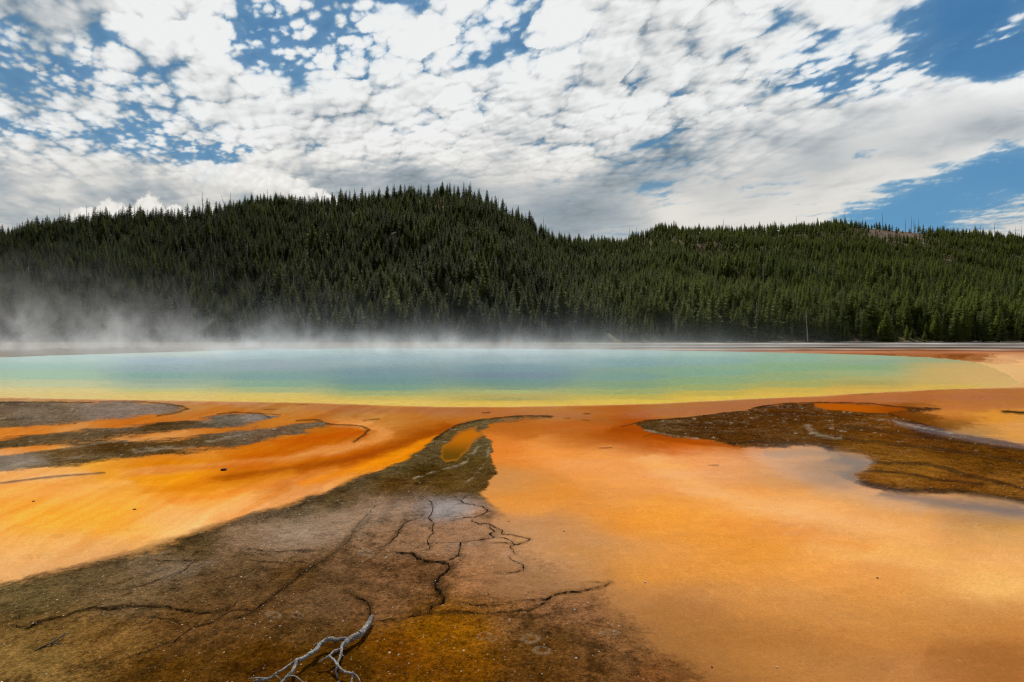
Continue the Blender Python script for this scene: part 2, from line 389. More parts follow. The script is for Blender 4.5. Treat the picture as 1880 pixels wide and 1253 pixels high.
MAT = [(60,734,205,155,120),(300,737,205,140,100),(500,745,202,132,88),(650,760,195,120,75),(820,757,200,122,78),(1000,756,206,130,85),(1080,775,196,112,62),(1250,752,196,122,82),(1350,745,190,118,85),(1500,732,205,128,78),(1620,732,205,125,80),
 (1800,735,200,120,82),(1870,725,196,118,80),(30,795,232,130,62),(250,782,226,122,52),(480,778,215,118,45),(300,816,218,140,75),(200,812,215,150,95),(430,790,215,120,50),(500,788,222,130,60),(590,798,212,118,35),(650,792,196,80,8),(600,818,195,92,8),(695,800,226,150,80),(690,775,228,150,90),(640,828,196,92,8),
 (720,800,205,118,52),(765,800,168,76,24),(815,785,205,110,38),(740,818,170,72,8),(760,822,232,140,30),(700,832,172,75,6),(640,850,178,82,4),(560,850,198,96,2),(480,845,200,100,2),(540,880,196,100,16),(450,880,206,112,10),(300,850,214,120,8),(330,880,240,150,35),(180,860,228,150,50),
 (100,868,238,170,95),(100,905,243,160,78),(100,950,250,172,68),(220,960,252,172,62),(400,905,248,158,42),(480,885,205,120,40),(560,897,250,180,108),(630,868,240,155,70),(690,850,245,140,20),(30,1000,250,180,95),(60,1035,225,165,105),(180,1010,228,165,100),(330,965,250,185,112),(450,930,250,182,112),(740,838,238,142,20),(790,815,232,140,22),
 (950,785,206,108,46),(1060,795,205,108,48),(1120,795,190,90,30),(1150,790,180,72,8),(1200,803,185,82,12),(1260,815,212,100,32),(1340,822,205,120,60),(920,830,228,130,60),(1000,840,232,142,68),(1100,850,240,158,85),(1200,860,240,162,92),(1300,850,235,160,100),(1400,850,222,158,100),(1450,870,210,152,100),
 (1520,870,165,125,88),(920,880,205,140,75),(960,930,232,148,66),(1000,1000,200,142,88),(1050,1030,205,146,88),(960,975,190,138,92),(1200,950,238,155,72),(1350,930,242,160,80),(1500,930,240,168,98),(1650,930,222,158,100),(1650,970,240,170,95),(1850,948,150,115,80),(1850,975,222,165,98),(1780,945,180,132,86),
 (1200,1050,232,155,75),(1350,1010,232,150,68),(1500,1040,236,158,78),(1650,1050,230,155,80),(1820,1020,240,172,98),(1830,1080,242,182,105),(1200,1110,190,130,80),(1400,1120,215,145,75),(1600,1140,205,138,68),(1800,1140,192,126,64),(880,980,168,130,96),(900,1040,160,115,74),(965,1060,160,116,76),(1040,1092,164,120,78),(840,1060,140,100,62),(1000,1120,135,95,60),(1250,1180,168,112,62),(1100,1150,148,104,64),(1150,1230,126,86,46),(1250,1243,150,98,54),(1000,1200,118,78,34),(1190,1165,150,104,60),(1400,1200,190,128,68),(1600,1220,192,128,68),(1850,1230,165,102,48),
 (1820,772,252,160,85),(1740,762,240,140,80),(1870,795,245,165,105),(1800,790,225,150,95),(1750,782,120,70,25),(1520,748,216,92,10),(1620,756,190,78,8),(1700,770,95,50,12),(1640,765,110,55,12),(1800,802,150,120,100)]
CRC = [(0,748,90,80,65),(60,765,98,92,75),(200,758,112,106,92),(260,752,120,112,98),(0,780,95,85,62),(20,815,80,68,42),(150,802,84,74,52),(300,790,66,52,28),(420,775,85,82,68),(470,765,110,108,98),(120,830,92,76,45),(200,822,66,48,20),(330,812,78,60,28),(60,850,98,88,62),(200,840,84,72,45),(360,820,80,66,42),
 (500,798,90,76,56),(570,780,90,80,60),(830,800,90,74,54),(800,820,95,80,62),(770,840,92,78,60),(720,862,96,84,66),(660,884,94,80,60),(780,870,66,48,18),(720,890,78,56,26),(870,850,86,68,40),(890,825,98,84,66),(870,890,84,64,36),(820,895,84,64,30),(620,925,84,66,40),(540,935,96,80,58),(550,976,150,124,98),(480,1000,140,112,84),(620,960,140,112,84),
 (700,940,132,110,86),(820,938,116,112,110),(880,965,168,132,98),(820,985,150,118,88),(740,1000,128,102,76),(930,1010,165,126,88),(900,1060,148,108,70),(1000,1060,172,128,84),(700,1060,104,78,52),(620,1040,104,76,50),(760,1050,100,72,46),(540,1060,86,60,32),(450,1040,92,70,46),(300,1045,106,86,62),(350,1000,84,66,40),(160,1065,96,78,50),(60,1100,92,76,46),  # the bluish grey sample holds the film's sky reflection in its colour
 (230,1100,104,82,54),(420,1090,90,66,40),(100,1160,118,88,46),(60,1210,128,98,52),(200,1180,122,88,44),(300,1230,84,54,18),(330,1160,96,66,34),(450,1130,92,64,36),(560,1160,86,60,32),(600,1110,100,74,48),(700,1110,108,80,52),(500,1210,78,48,12),(620,1210,74,46,8),(800,1150,118,78,12),(860,1160,128,84,14),(740,1190,98,60,6),(850,1220,98,62,8),(950,1150,118,84,48),(1050,1120,150,106,66),
 (1000,1190,100,66,26),(1120,1180,140,98,56),(1100,1240,104,70,34),(1000,1245,98,64,26),(1200,1240,112,80,46),(1150,1225,112,80,46),
 (1200,780,78,64,46),(1300,775,72,50,26),(1450,755,70,46,20),(1400,790,80,56,28),(1550,775,84,58,26),(1500,810,86,62,32),(1650,800,98,66,28),(1600,830,112,84,42),(1620,850,128,98,50),(1700,860,126,96,46),(1640,880,130,100,52),(1620,895,92,64,26),(1800,850,98,72,32),(1850,890,112,86,42),(1760,890,104,74,34),(1860,840,90,62,24),(1750,820,88,60,24),(1700,790,70,40,8)]
POOL_TONES = [(940,743,238,196,92),(940,738,222,186,72),(940,732,168,158,80),(940,726,186,168,92),(940,719,172,180,112),(940,713,122,150,118),(940,706,104,142,124),(940,699,98,140,136),(940,690,102,130,146),(940,676,106,144,152),(940,660,134,162,168),(940,646,150,176,180),  # pool colours; the paler far rows have the steam veil painted in
 (700,739,240,198,100),(700,731,205,185,95),(700,722,160,172,110),(700,712,112,152,128),(700,700,100,142,140),(700,685,106,142,150),(700,660,132,164,170),
 (500,733,240,196,100),(500,726,222,198,108),(500,716,168,180,128),(500,706,132,168,140),(500,692,118,156,150),(500,670,138,160,168),(500,650,150,180,182),
 (300,728,240,200,118),(300,722,222,202,120),(300,716,195,196,132),(300,709,168,184,152),(300,700,150,172,150),(300,690,126,165,152),(300,678,142,166,168),(300,662,150,176,184),(300,650,176,192,180),
 (100,724,242,205,130),(100,716,226,208,140),(100,706,200,204,158),(100,690,165,196,165),(100,672,160,192,178),(100,660,172,200,190),(-150,700,180,200,160),
 (1150,737,238,196,80),(1150,730,195,178,80),(1150,720,160,170,100),(1150,708,128,158,118),(1150,692,118,156,142),(1150,665,122,160,160),(1150,648,148,178,175),
 (1300,731,240,194,68),(1300,723,200,178,80),(1300,712,158,170,100),(1300,700,138,168,118),(1300,685,128,168,138),(1300,662,128,168,158),(1300,649,148,182,168),
 (1450,726,240,192,64),(1450,718,215,182,75),(1450,706,172,172,95),(1450,692,150,172,115),(1450,675,135,174,130),(1450,658,140,180,152),
 (1600,718,238,186,62),(1600,711,210,176,82),(1600,703,176,166,86),(1600,695,180,178,108),(1600,685,165,180,122),(1600,675,142,175,122),(1600,666,150,176,142),(1600,656,162,186,148),
 (1750,711,240,190,68),(1750,702,205,178,90),(1750,690,200,180,98),(1750,680,205,180,100),(1750,668,178,176,112),(1720,661,172,180,128),(1810,692,226,182,100),(1845,703,240,198,100),(1845,690,208,166,104)]
RINGS = [(831,1002,12,3.5,.8),(871,999,13,4,.7),(672,1018,15,4.5,.9),(1085,1001,13,4,.35),(585,1075,0.1,0.1,.1),(500,1133,14,6,.4),(545,1132,11,5,.35),(1440,963,13,3,.4),(1390,964,10,2.5,.35),(1735,965,11,3,.4),(1786,963,13,3,.5),(1455,980,13,3,.35),(1860,952,10,2.5,.5),
 (215,975,12,3,-.35),(243,973,12,3,-.35),(48,1023,13,3.5,-.3),(82,1022,13,4,-.3),(70,985,12,3,-.2),(107,984,12,3,-.25),(995,1198,16,8,.4),(890,1170,14,6,.3),(905,1175,9,4,.3),(975,1175,18,9,.5),(1120,1165,20,4,.5)]
MAT = np.array(MAT, float); CRC = np.array(CRC, float); POOL_TONES = np.array(POOL_TONES, float)
_f = sstep(840, 780, MAT[:, 1]); MAT[:, 2] *= 1-.12*_f; MAT[:, 3] *= 1-.08*_f; MAT[:, 4] *= 1-.28*_f
_g = np.clip((MAT[:, 2]-MAT[:, 4]-150)/60, 0, 1); MAT[:, 4] *= 1-.5*_g                 # the strong oranges hold no blue
_n = sstep(860, 920, CRC[:, 1]); CRC[:, 2] *= 1+.07*_n; CRC[:, 4] *= 1-.04*_n
_r = 1.0*(CRC[:, 0] > 1150); CRC[:, 3] *= 1-.075*_r; CRC[:, 4] *= 1-.2*_r; CRC[:, 2] *= 1+.06*_r
_w = 1.0*(CRC[:, 0] < 640)*(CRC[:, 1] < 875); _t = (1-_n)*(1-_w); CRC[:, 2] *= 1-.13*_t; CRC[:, 3] *= 1-.16*_t; CRC[:, 4] *= 1-.34*_t; CRC[:, 2] *= 1+.03*_w; CRC[:, 3] *= 1-.06*_w; CRC[:, 4] *= 1-.07*_w
_l = _n*(CRC[:, 0] < 640); CRC[:, 2] *= 1-.06*_l; CRC[:, 4] *= 1+.05*_l
_b = sstep(900, 980, CRC[:, 0])*sstep(1020, 1070, CRC[:, 1]); CRC[:, 2] *= 1-.16*_b; CRC[:, 3] *= 1-.13*_b; CRC[:, 4] *= 1-.06*_b

MAT_BANDS = [ # currents, puddle greys and darker bands in the mat: course, half width px, colour, strength
 ([(600,776),(660,778),(700,788),(706,800),(680,812),(620,826),(540,839),(440,851),(330,862),(200,869)], 6, (228,150,76), .75),
 ([(838,778),(790,796),(740,813),(690,830),(620,848),(540,862),(470,873),(380,884)], 7, (152,66,4), .75),
 ([(822,800),(770,819),(720,839),(660,859),(600,877),(540,894)], 4, (238,138,18), .7),
 ([(500,816),(570,805),(640,796),(668,792)], 7, (192,86,4), .8), ([(610,836),(500,850),(400,858),(280,866)], 5, (202,102,2), .5),
 ([(250,905),(350,895),(450,885),(560,868)], 6, (222,128,22), .5), ([(0,910),(120,900),(250,885)], 7, (248,176,88), .5), ([(300,925),(420,905),(520,885)], 5, (232,128,42), .5),
 ([(1175,832),(1240,868),(1290,900),(1400,926),(1550,960),(1750,1002)], 13, (246,180,110), .6), ([(1480,985),(1680,1030),(1880,1085)], 20, (248,188,108), .45),
 ([(1300,960),(1500,985),(1620,1010)], 12, (232,146,66), .5), ([(1000,900),(1080,930),(1180,980)], 14, (228,142,58), .4), ([(980,800),(1020,840),(1100,880)], 14, (240,158,82), .4),
 ([(540,747),(700,754),(850,756),(1000,761),(1100,764)], 5, (172,106,66), .6), ([(-60,733),(150,735),(350,738),(500,744)], 3.5, (186,130,96), .6),
 ([(1120,762),(1250,756),(1350,747),(1480,735),(1600,733),(1750,729),(1880,727)], 6, (172,104,68), .65), ([(1720,745),(1800,748),(1880,745)], 5, (178,106,62), .5),
 ([(1110,788),(1160,790),(1220,806),(1300,814),(1370,822)], 5, (156,68,4), .75), ([(990,785),(1060,780),(1120,790)], 6, (186,94,34), .5),
 ([(1510,836),(1580,850),(1572,868),(1550,880)], 10, (112,96,84), .75), ([(1610,906),(1700,920),(1880,940)], 8, (112,92,78), .75), ([(1400,832),(1480,830),(1540,838)], 6, (168,132,100), .6),  # greys of the sky-reflecting puddle, put into the mat colour
 ([(1500,900),(1600,922),(1700,940)], 10, (206,160,116), .5), ([(1180,1100),(1320,1150),(1500,1200),(1650,1235)], 26, (168,112,60), .45), ([(1700,1200),(1880,1225)], 26, (152,96,44), .4), ([(1080,1225),(1160,1235),(1260,1250)], 26, (112,78,44), .75)]  # last bands darken the mat towards the bottom edge
def scatter_col(u, v, T, ax=2.6, soft=3.0, p=2.1):
    """smooth blend of surveyed colour samples"""
    acc = np.zeros(u.shape + (3,)); ws = np.zeros(u.shape)
    cols = lin(T[:, 2:5]); depth = np.maximum(v-HV, 8)
    for i in range(len(T)):
        sc = 1.0/np.sqrt(depth*(T[i, 1]-HV))*120
        d2 = ((u-T[i, 0])/ax)**2 + ((v-T[i, 1])**2)
        w = 1.0/(d2*sc*sc + soft*soft)**p
        acc += w[..., None]*cols[i]; ws += w
    return acc/ws[..., None]

def uv(X, Y):
    Y = np.maximum(Y, 0.8)
    return CU + FPX*X/Y, HV + FPX*H_EYE/Y

def ground_fields(X, Y):
    """colour (linear), crust, wet, height, for points on the flat"""
    m1 = fbm(X*0.9, Y*0.9, 5, 101, .6); m2 = fbm(X*0.9+31, Y*0.9+7, 5, 102, .6)
    g1 = fbm(X*7, Y*7, 4, 103, .6); g2 = fbm(X*7+3, Y*7, 4, 104, .6)
    k = np.clip(Y/16.0, 0.25, 6)
    def uvw(a): return uv(X + a*k*(1.2*m1+0.5*g1), Y + a*k*(2.0*m2+0.7*g2))
    u0, v0 = uvw(0.5)
    u1, v1 = uvw(0.16)
    col = scatter_col(u0, v0, MAT, 2.6, 14.0, 2.6)
    uq, vq = uvw(0.30); rg = fbm(X*0.9 + 2, Y*1.3, 5, 119, .62)
    for L, hw, cc, s in MAT_BANDS:
        P = np.array(L, float); P[:, 0] /= 2.2
        d, t = line_dist(uq/2.2, vq, P)
        g = (s*sstep(2.0, .1, d/hw + 0.9*rg)*sstep(0, .06, t)*sstep(1.0, .94, t))[..., None]
        col = col*(1-g) + lin(cc)*g
    # long drawn streaks in the mat
    st = fbm(X*0.35/k**.5+0.3*m1, Y*1.6/k**.5, 5, 111, .6)
    st2 = fbm((X*0.9+Y*0.35)*1.4, (Y*0.9-X*0.3)*3.2, 5, 112, .6)
    al = X*0.47 + Y*0.88; ac = X*0.88 - Y*0.47                # run of the overflow on the left
    fl_ = fbm(al*0.22/k**.5 + 0.3*m1, ac*1.5/k**.5 + 0.5*m2, 6, 113, .62)
    lw = sstep(900, 700, u0)*sstep(1100, 950, v0)
    col = col*(1 + (0.10*st + 0.08*st2)[..., None]*np.array([.6, 1.0, 1.2]))
    col = col*(1 + (lw*0.62*fl_)[..., None]*np.array([.38, 1.0, 1.9]))
    spk = fbm(X*22, Y*22, 3, 114, .7)*sstep(9, 5, Y)
    col = col*(1 + (0.10*spk + 0.06*g1)[..., None])
    vn = sstep(.05, .0, np.abs(fbm(X*0.8/k**.5 + 0.6*m1, Y*1.9/k**.5, 5, 116, .62))); vn2 = sstep(.05, .0, np.abs(fbm(X*0.9+5, Y*1.5, 6, 117, .62)))
    tan_ = fbm(X*.5, Y*.9, 5, 118, .6)[..., None]
    col = col*(1 + (0.08*vn - 0.06*vn2)[..., None]) * (1 + tan_*np.array([-.02, .06, .45])*sstep(850, 950, u0)[..., None])
    crc = scatter_col(u1, v1, CRC, 2.0, 5.0)
    big = fbm(X*1.7, Y*1.7, 6, 121, .6)
    far = sstep(9, 14, Y); sw = fbm(X*0.6 + 0.8*m1, Y*1.2 + 0.8*m2, 6, 122, .62)
    vein = sstep(.07, .0, np.abs(fbm(X*0.5 + m1, Y*0.9 + m2, 5, 123, .6)))*far
    mot = fbm(X*4.5, Y*4.5, 5, 125, .68); crc = crc*(1 - 0.45*sstep(.02, .30, mot)*sstep(16, 9, Y)*sstep(-.35, .1, fbm(X*.9, Y*.9, 3, 126)))[..., None]
    crc = crc*(1.05 + 0.36*big + 0.25*g1 + 0.85*sw*far + 0.08*sw)[..., None]
    crc = crc*(1-0.16*vein[..., None]) + lin([150,136,116])*0.16*vein[..., None]
    crust = np.zeros_like(X)
    strk = fbm(X*0.40 + 3, Y*1.3, 6, 124, .66)
    for P, soft, rag in CRUST:
        us, vs = uvw(rag*3.0)
        d = poly_sdf(us, vs, P) + soft*(2.0 if soft > 5 and len(P) < 35 else (1.9 if len(P) < 35 else 0.8))*strk
        so = np.full_like(d, soft)
        if len(P) > 35:                      # the big crust: soft on the right, where it sinks under the mat
            so = np.where(u1 > 890, 6 + 20*sstep(900, 960, v1) + 60*sstep(1020, 1180, v1), soft + 9*sstep(860, 960, v1))
            d = d + np.minimum(so, 30)*0.8*big
        crust = np.maximum(crust, sstep(1, -1, d/so))
    crust = crust*(1 - .62*sstep(850, 930, u1)*sstep(935, 965, v1)*sstep(1125, 1080, v1)*(u1 < 1300))
    # a wash of orange over crust where the sheet of water deepens
    P = [(818,817),(846,794),(872,786),(890,800),(866,812),(862,826),(846,836),(842,846),(815,850),(806,842),(812,826)]
    d = poly_sdf(u1, v1, P); pk = sstep(4.0, -5.5, d)
    oc = lin([190,108,20])*(1-sstep(800,838,v1))[..., None] + lin([104,72,18])*sstep(800,838,v1)[..., None]
    P2 = [(1494,741),(1560,743),(1650,748),(1668,754),(1630,759),(1570,756),(1520,753),(1496,747)]
    d2 = poly_sdf(u1, v1, P2); pk2 = sstep(1.0, -1.2, d2)
    crc = crc*(1-pk[..., None]) + oc*pk[..., None]
    oc2 = lin([178,88,4])*(1-sstep(1560,1660,u1))[..., None] + lin([150,70,14])*sstep(1560,1660,u1)[..., None]
    crc = crc*(1-pk2[..., None]) + oc2*pk2[..., None]
    # a wash of dark crust showing through near the edges of the mat at its shallow side
    # the two washes of orange count as mat
    pq = np.maximum(pk, pk2)[..., None]; col = col*(1-pq) + crc*pq; crust = crust*(1-np.maximum(pk, pk2)); rough_c = crust
    # dark rims, pale ridges
    rim = np.zeros_like(X); pale = np.zeros_like(X)
    ur, vr = uvw(0.05)
    nz = 0.55+0.75*(fbm(X*4, Y*3, 4, 131, .65)+0.25)
    for L, hw, s in LINES:
        if len(L) < 2: continue
        P = np.array(L, float); P[:, 0] /= 2.2
        d, t = line_dist(ur/2.2, vr, P)
        rim = np.maximum(rim, s*sstep(1.9, 0.35, d/hw/np.clip(nz, .4, 1.3)))
    for L, hw, s in PALE:
        P = np.array(L, float); P[:, 0] /= 2.0
        d, t = line_dist(ur/2.0, vr, P)
        g = sstep(1.8, 0.2, d/hw)*np.clip(0.40+1.9*fbm(X*3.1, Y*3.1, 4, 133, .75), 0, 1)
        pale = np.maximum(pale, s*g)
    # prints of hooves: pale rings on the crust, darker ones on the mat
    for cx, cy, rx, ry, s in RINGS:
        e = np.sqrt(((ur-cx)/rx)**2 + ((vr-cy)/ry)**2); g = 0.5*sstep(.42, .1, np.abs(e-.85))*abs(s)*np.clip(nz, .2, 1.2)
        if s > 0: pale = np.maximum(pale, g)
        else: rim = np.maximum(rim, g)
    def over(c):
        c = c*(1-rim[..., None]) + lin([46,34,22])*rim[..., None]
        return c*(1-pale[..., None]) + lin([184,166,138])*pale[..., None]
    col = over(col); crc = over(crc)
    fleck = sstep(.30, .46, fbm(X*3.3, Y*3.3, 4, 135, .75))*sstep(8, 11, Y)*rough_c; crc = crc*(1-.6*fleck[..., None]) + lin([178,160,132])*.6*fleck[..., None]
    # film of water
    wet = np.zeros_like(X)
    uf, vf = uvw(0.10)
    for P, soft, s in FILM:
        wet = np.maximum(wet, s*sstep(1, -1, poly_sdf(uf, vf, P)/soft))
    # the far flats: strips of white sinter, dark mat and rust
    yb = Y + 9*fbm(X/50, Y/60, 3, 141) + 14*sstep(90, 140, Y)*fbm(X/16, Y/30, 4, 142)
    ys = [60, 68, 76, 83, 88, 92, 97, 104, 112, 120, 130, 142, 150, 165, 185, 205, 225, 400]
    cs = [(198,138,96),(176,104,60),(186,128,92),(118,60,22),(136,74,32),(196,176,160),(150,120,98),(62,50,40),(66,54,42),(150,140,132),(176,170,166),(110,98,86),(92,84,74),(140,134,128),(196,190,184),(120,112,98),(60,58,38),(52,50,30)]
    fl = np.stack([np.interp(yb, ys, lin(np.array(cs, float))[:, i]) for i in range(3)], -1)
    fl = fl*(1+0.35*fbm(X/9, Y/5, 4, 143))[..., None]
    inr = sstep(30, 42, X + 0.0*Y)
    f = np.maximum(sstep(62, 76, Y), 0)
    ul = sstep(1350, 900, u0)[..., None]; fl = fl*(1-ul) + (lin([98,84,64])*(1+.4*fbm(X/9, Y/5, 4, 144))[..., None])*ul
    # right of the pool the rust and cream of the shore continue
    rp = np.array([(1700,654,158,98,56),(1800,654,160,100,56),(1880,652,205,150,105),(1850,660,214,160,110),(1880,668,232,178,120),(1850,676,216,170,112),(1880,684,226,172,112),(1870,692,200,150,92),(1890,700,226,172,100),(2000,690,210,150,90),(2000,660,190,120,70),(1760,651,132,72,30),(1600,648,128,70,30)], float)
    rc = scatter_col(u0, v0, rp, 3.0, 2.0)
    m = sstep(24, 30, X)*sstep(22.0, 25.5, Y + 0.3*m1)
    rc = rc*(1+0.25*st)[..., None]
    col = col*(1-m[..., None]) + rc*m[..., None]
    col = col*(1-f[..., None]) + fl*f[..., None]
    wl = (sstep(-14, -24, X)*sstep(34, 44, Y))[..., None]; col = col*(1-wl) + lin([118,104,88])*wl  # left far shore greyed: its steam veil put into the ground colour
    # cream rim round the pool
    dp = poly_sdf(X + 0.25*k*0.3*m1, Y + 0.3*m2*k*0.3, POOLW)
    rw = 0.55 + 3.5*sstep(12, 22, X)*sstep(48, 36, Y)*sstep(21.5, 24, Y); cr = sstep(1, 0.0, dp/rw)*sstep(70, 55, Y)
    col = col*(1-0.8*cr[..., None]) + lin([226,182,120])*0.8*cr[..., None]
    basin = sstep(0.15, -0.5, dp)
    z = 0.016*rough_c*(0.6+1.6*big+0.9*g1) + 0.016*rim*(1-0.6*rough_c) + 0.02*pale + 0.004*m1*(1-wet) - basin*0.5
    z = z*(1-0.7*wet) + 0.0
    near = sstep(45, 25, Y)
    z = z*np.where(basin > 0, 1, near)
    crc = crc*(1-f[..., None]) + col*f[..., None]; m_ = np.maximum(m, 0.9*cr)[..., None]; crc = crc*(1-m_) + col*m_
    return np.clip(col, 0.003, 0.9), np.clip(crc, .003, .9), rough_c*(1-f), wet, z

def pool_col(X, Y):
    m1 = fbm(X*.25, Y*.25, 4, 151, .6); m2 = fbm(X*.25+9, Y*.25, 4, 152, .6)
    u, v = uv(X + 1.2*m1*Y/30, Y + 0.7*m2*Y/30)
    c = scatter_col(u, v, POOL_TONES, 12.0, 1.6, 2.2)
    dp = poly_sdf(X, Y, POOLW); rm = (sstep(-7, -0.2, dp + 1.2*m1)*sstep(16, 24, X)*sstep(50, 40, Y))[..., None]; c = c*(1-.85*rm) + lin([232,186,110])*.85*rm
    g = c.mean(-1, keepdims=True); c = np.clip(c*1.06 + (c-g)*.22, .01, 1)
    return c*(1+0.08*fbm(X*.5, Y*1.3, 5, 153, .6))[..., None]
# ---------------------------------------------------------------- sky: a ring of real distance, open overhead where the sun stands
def build_sky():
    R = 6000.0
    az_in = np.radians(np.arange(-47.5, 47.51, 0.1)); az_out = np.radians(np.arange(48.5, 312.0, 1.0))
    az = np.concatenate([az_in, az_out]); n = len(az)
    el = np.concatenate([np.radians(np.arange(-1.5, 4.0, 0.5)), np.radians(np.arange(4.0, 42.0, 0.1))])
    A, E = np.meshgrid(az, el)
    X = np.sin(A)*np.cos(E)*R; Y = np.cos(A)*np.cos(E)*R; Z = np.sin(E)*R
    # cloud notes are kept as tangents; round the back they repeat mirrored
    Aw = (A + math.pi) % (2*math.pi) - math.pi
    Am = np.abs(Aw); lim = math.radians(47.5)
    fold = np.where(Am <= lim, Aw, np.sign(Aw)*lim*np.cos((Am-lim)/(math.pi-lim)*math.pi*1.0))
    u = CU + FPX*np.tan(fold); v = HV - FPX*np.tan(np.maximum(E, 0))/np.cos(fold)
    col = sky_rgb(np.clip(u, -100, 1980), np.clip(v, -160, HV-20))
    m, k = A.shape
    i = np.arange(m-1)[:, None]*k; j = np.arange(k)[None, :]; j2 = (j+1) % k
    Q = np.stack([i+j, i+k+j, i+k+j2, i+j2], -1).reshape(-1, 4)
    me = mesh_np("sky", np.stack([X, Y, Z], -1).reshape(-1, 3), Q=Q, smooth=True)
    cattr(me, "glow", col.reshape(-1, 3))
    M = N("sky_clouds"); em = M.n("ShaderNodeEmission", ins={0: M.attr("glow", True), 1: 1.0})
    M.t.links.new(em.outputs[0], M.out.inputs[0]); M.m.cycles.emission_sampling = 'NONE'
    me.materials.append(M.m)
    tag(link("sky", me), kind="structure")
build_sky()

# ---------------------------------------------------------------- ground material
def ground_mat():
    M = N("mats_and_crust"); co = M.coord()
    cr0 = M.attr("crust"); wn = M.noise(M.stretch(co, (1, 1.5, 1)), 7, 7, .7)
    wet0 = M.attr("wet"); wet = M.math('MULTIPLY', wet0, M.ramp(M.math('ADD', wn, M.math('MULTIPLY', wet0, .5)), .42, .80))
    e1 = M.noise(co, 3.2, 8, 0.72, 0.4); e2 = M.noise(co, 17, 6, 0.75)
    ed = M.math('ADD', M.math('MULTIPLY', M.math('SUBTRACT', e1, 0.5), 1.5), M.math('MULTIPLY', M.math('SUBTRACT', e2, 0.5), 1.5))
    edge = M.math('MULTIPLY', M.math('MULTIPLY', cr0, M.math('SUBTRACT', 1.0, cr0)), 4.0)
    cr = M.ramp(M.math('ADD', cr0, M.math('MULTIPLY', ed, M.math('MULTIPLY', edge, 0.8))), 0.22, 0.78)
    pig = M.mix(cr, M.attr("pigment", True), M.attr("pigment_crust", True))
    n_mid = M.noise(co, 5.5, 7, 0.65, 0.3)
    n_fine = M.noise(co, 30, 5, 0.75)
    n_grit = M.noise(co, 75, 4, 0.75)
    n_mat = M.noise(M.stretch(co, (1, 1.25, 1)), 40, 5, 0.7)
    # crust: granular and blotched
    g = M.math('ADD', M.math('MULTIPLY', M.ramp(n_mid, .30, .70), 0.6), M.math('MULTIPLY', M.ramp(n_fine, .30, .70), 1.0))
    g = M.math('ADD', g, M.math('MULTIPLY', M.ramp(n_grit, .35, .65), 0.55))
    gc = M.math('ADD', M.math('MULTIPLY', g, 1.5), -0.02)
    lum_ = M.n("ShaderNodeRGBToBW", ins={0: pig}).outputs[0]
    plate = M.math('MULTIPLY', M.ramp(lum_, .045, .20), .72)           # bare tan plates are smooth, dark growth is grainy
    gc = M.math('ADD', M.math('MULTIPLY', gc, M.math('SUBTRACT', 1.0, plate)), M.math('MULTIPLY', plate, 0.93))
    gm = M.math('ADD', M.math('MULTIPLY', M.ramp(n_grit, .3, .7), 0.16), M.math('ADD', M.math('MULTIPLY', M.ramp(n_mat, .3, .7), 0.20), 0.83))
    f = M.math('ADD', M.math('MULTIPLY', gc, cr), M.math('MULTIPLY', gm, M.math('SUBTRACT', 1.0, cr)))
    calm = M.math('MULTIPLY', wet, 0.55)
    f = M.math('ADD', M.math('MULTIPLY', f, M.math('SUBTRACT', 1.0, calm)), calm)
    col = M.scale(pig, f)
    # white sinter flecks, mostly on crust, a few on the mat
    def flecks(scale, size, keep, seed):
        v = M.n("ShaderNodeTexVoronoi", ins={'Vector': M.stretch(co, (1, 0.75, 1)), 'Scale': scale, 'Randomness': 1.0})
        r = M.n("ShaderNodeSeparateColor", ins={0: v.outputs['Color']})
        sz = M.math('MULTIPLY', r.outputs[1], size)
        on = M.math('GREATER_THAN', r.outputs[0], keep)
        wob = M.math('ADD', v.outputs['Distance'], M.math('MULTIPLY', M.math('SUBTRACT', n_grit, 0.5), size*0.9))
        return M.math('MULTIPLY', on, M.ramp(wob, sz, M.math('MULTIPLY', sz, 0.6)))
    patch = M.ramp(M.noise(co, 1.1, 5, 0.7), .42, .62)
    few = M.math('ADD', 0.15, M.math('MULTIPLY', cr, M.math('ADD', 0.30, M.math('MULTIPLY', patch, 0.7))))
    fl = M.math('MAXIMUM', M.math('MULTIPLY', flecks(42, 0.34, 0.68, 1), M.math('MULTIPLY', patch, M.math('MULTIPLY', cr, 0.75))),
                M.math('MULTIPLY', flecks(13, 0.17, 0.50, 2), few))
    col = M.mix(fl, col, (0.50, 0.42, 0.30, 1))
    # darker bits of grit on the crust
    dk = M.math('MULTIPLY', M.math('MULTIPLY', flecks(26, 0.30, 0.6, 3), cr), 0.55)
    col = M.mix(dk, col, (0.022, 0.015, 0.009, 1))
    b = M.n("ShaderNodeBsdfPrincipled", ins={'Base Color': col})
    ro = M.math('ADD', 0.60, M.math('MULTIPLY', wet, -0.44)); ro = M.math('ADD', ro, M.math('MULTIPLY', n_mid, 0.06))
    M.put(b.inputs['Roughness'], ro)
    M.put(b.inputs['Specular IOR Level'], M.math('MULTIPLY', wet, 0.28))
    hgt = M.math('ADD', M.math('MULTIPLY', g, cr), M.math('MULTIPLY', n_mat, 0.12))
    hgt = M.math('ADD', hgt, M.math('MULTIPLY', fl, 0.6))
    bp = M.n("ShaderNodeBump", ins={'Height': hgt, 'Distance': 0.010, 'Strength': M.math('MULTIPLY', M.math('SUBTRACT', 1.0, wet), 0.85)})
    M.t.links.new(bp.outputs[0], b.inputs['Normal'])
    M.t.links.new(b.outputs[0], M.out.inputs[0])
    return M.m

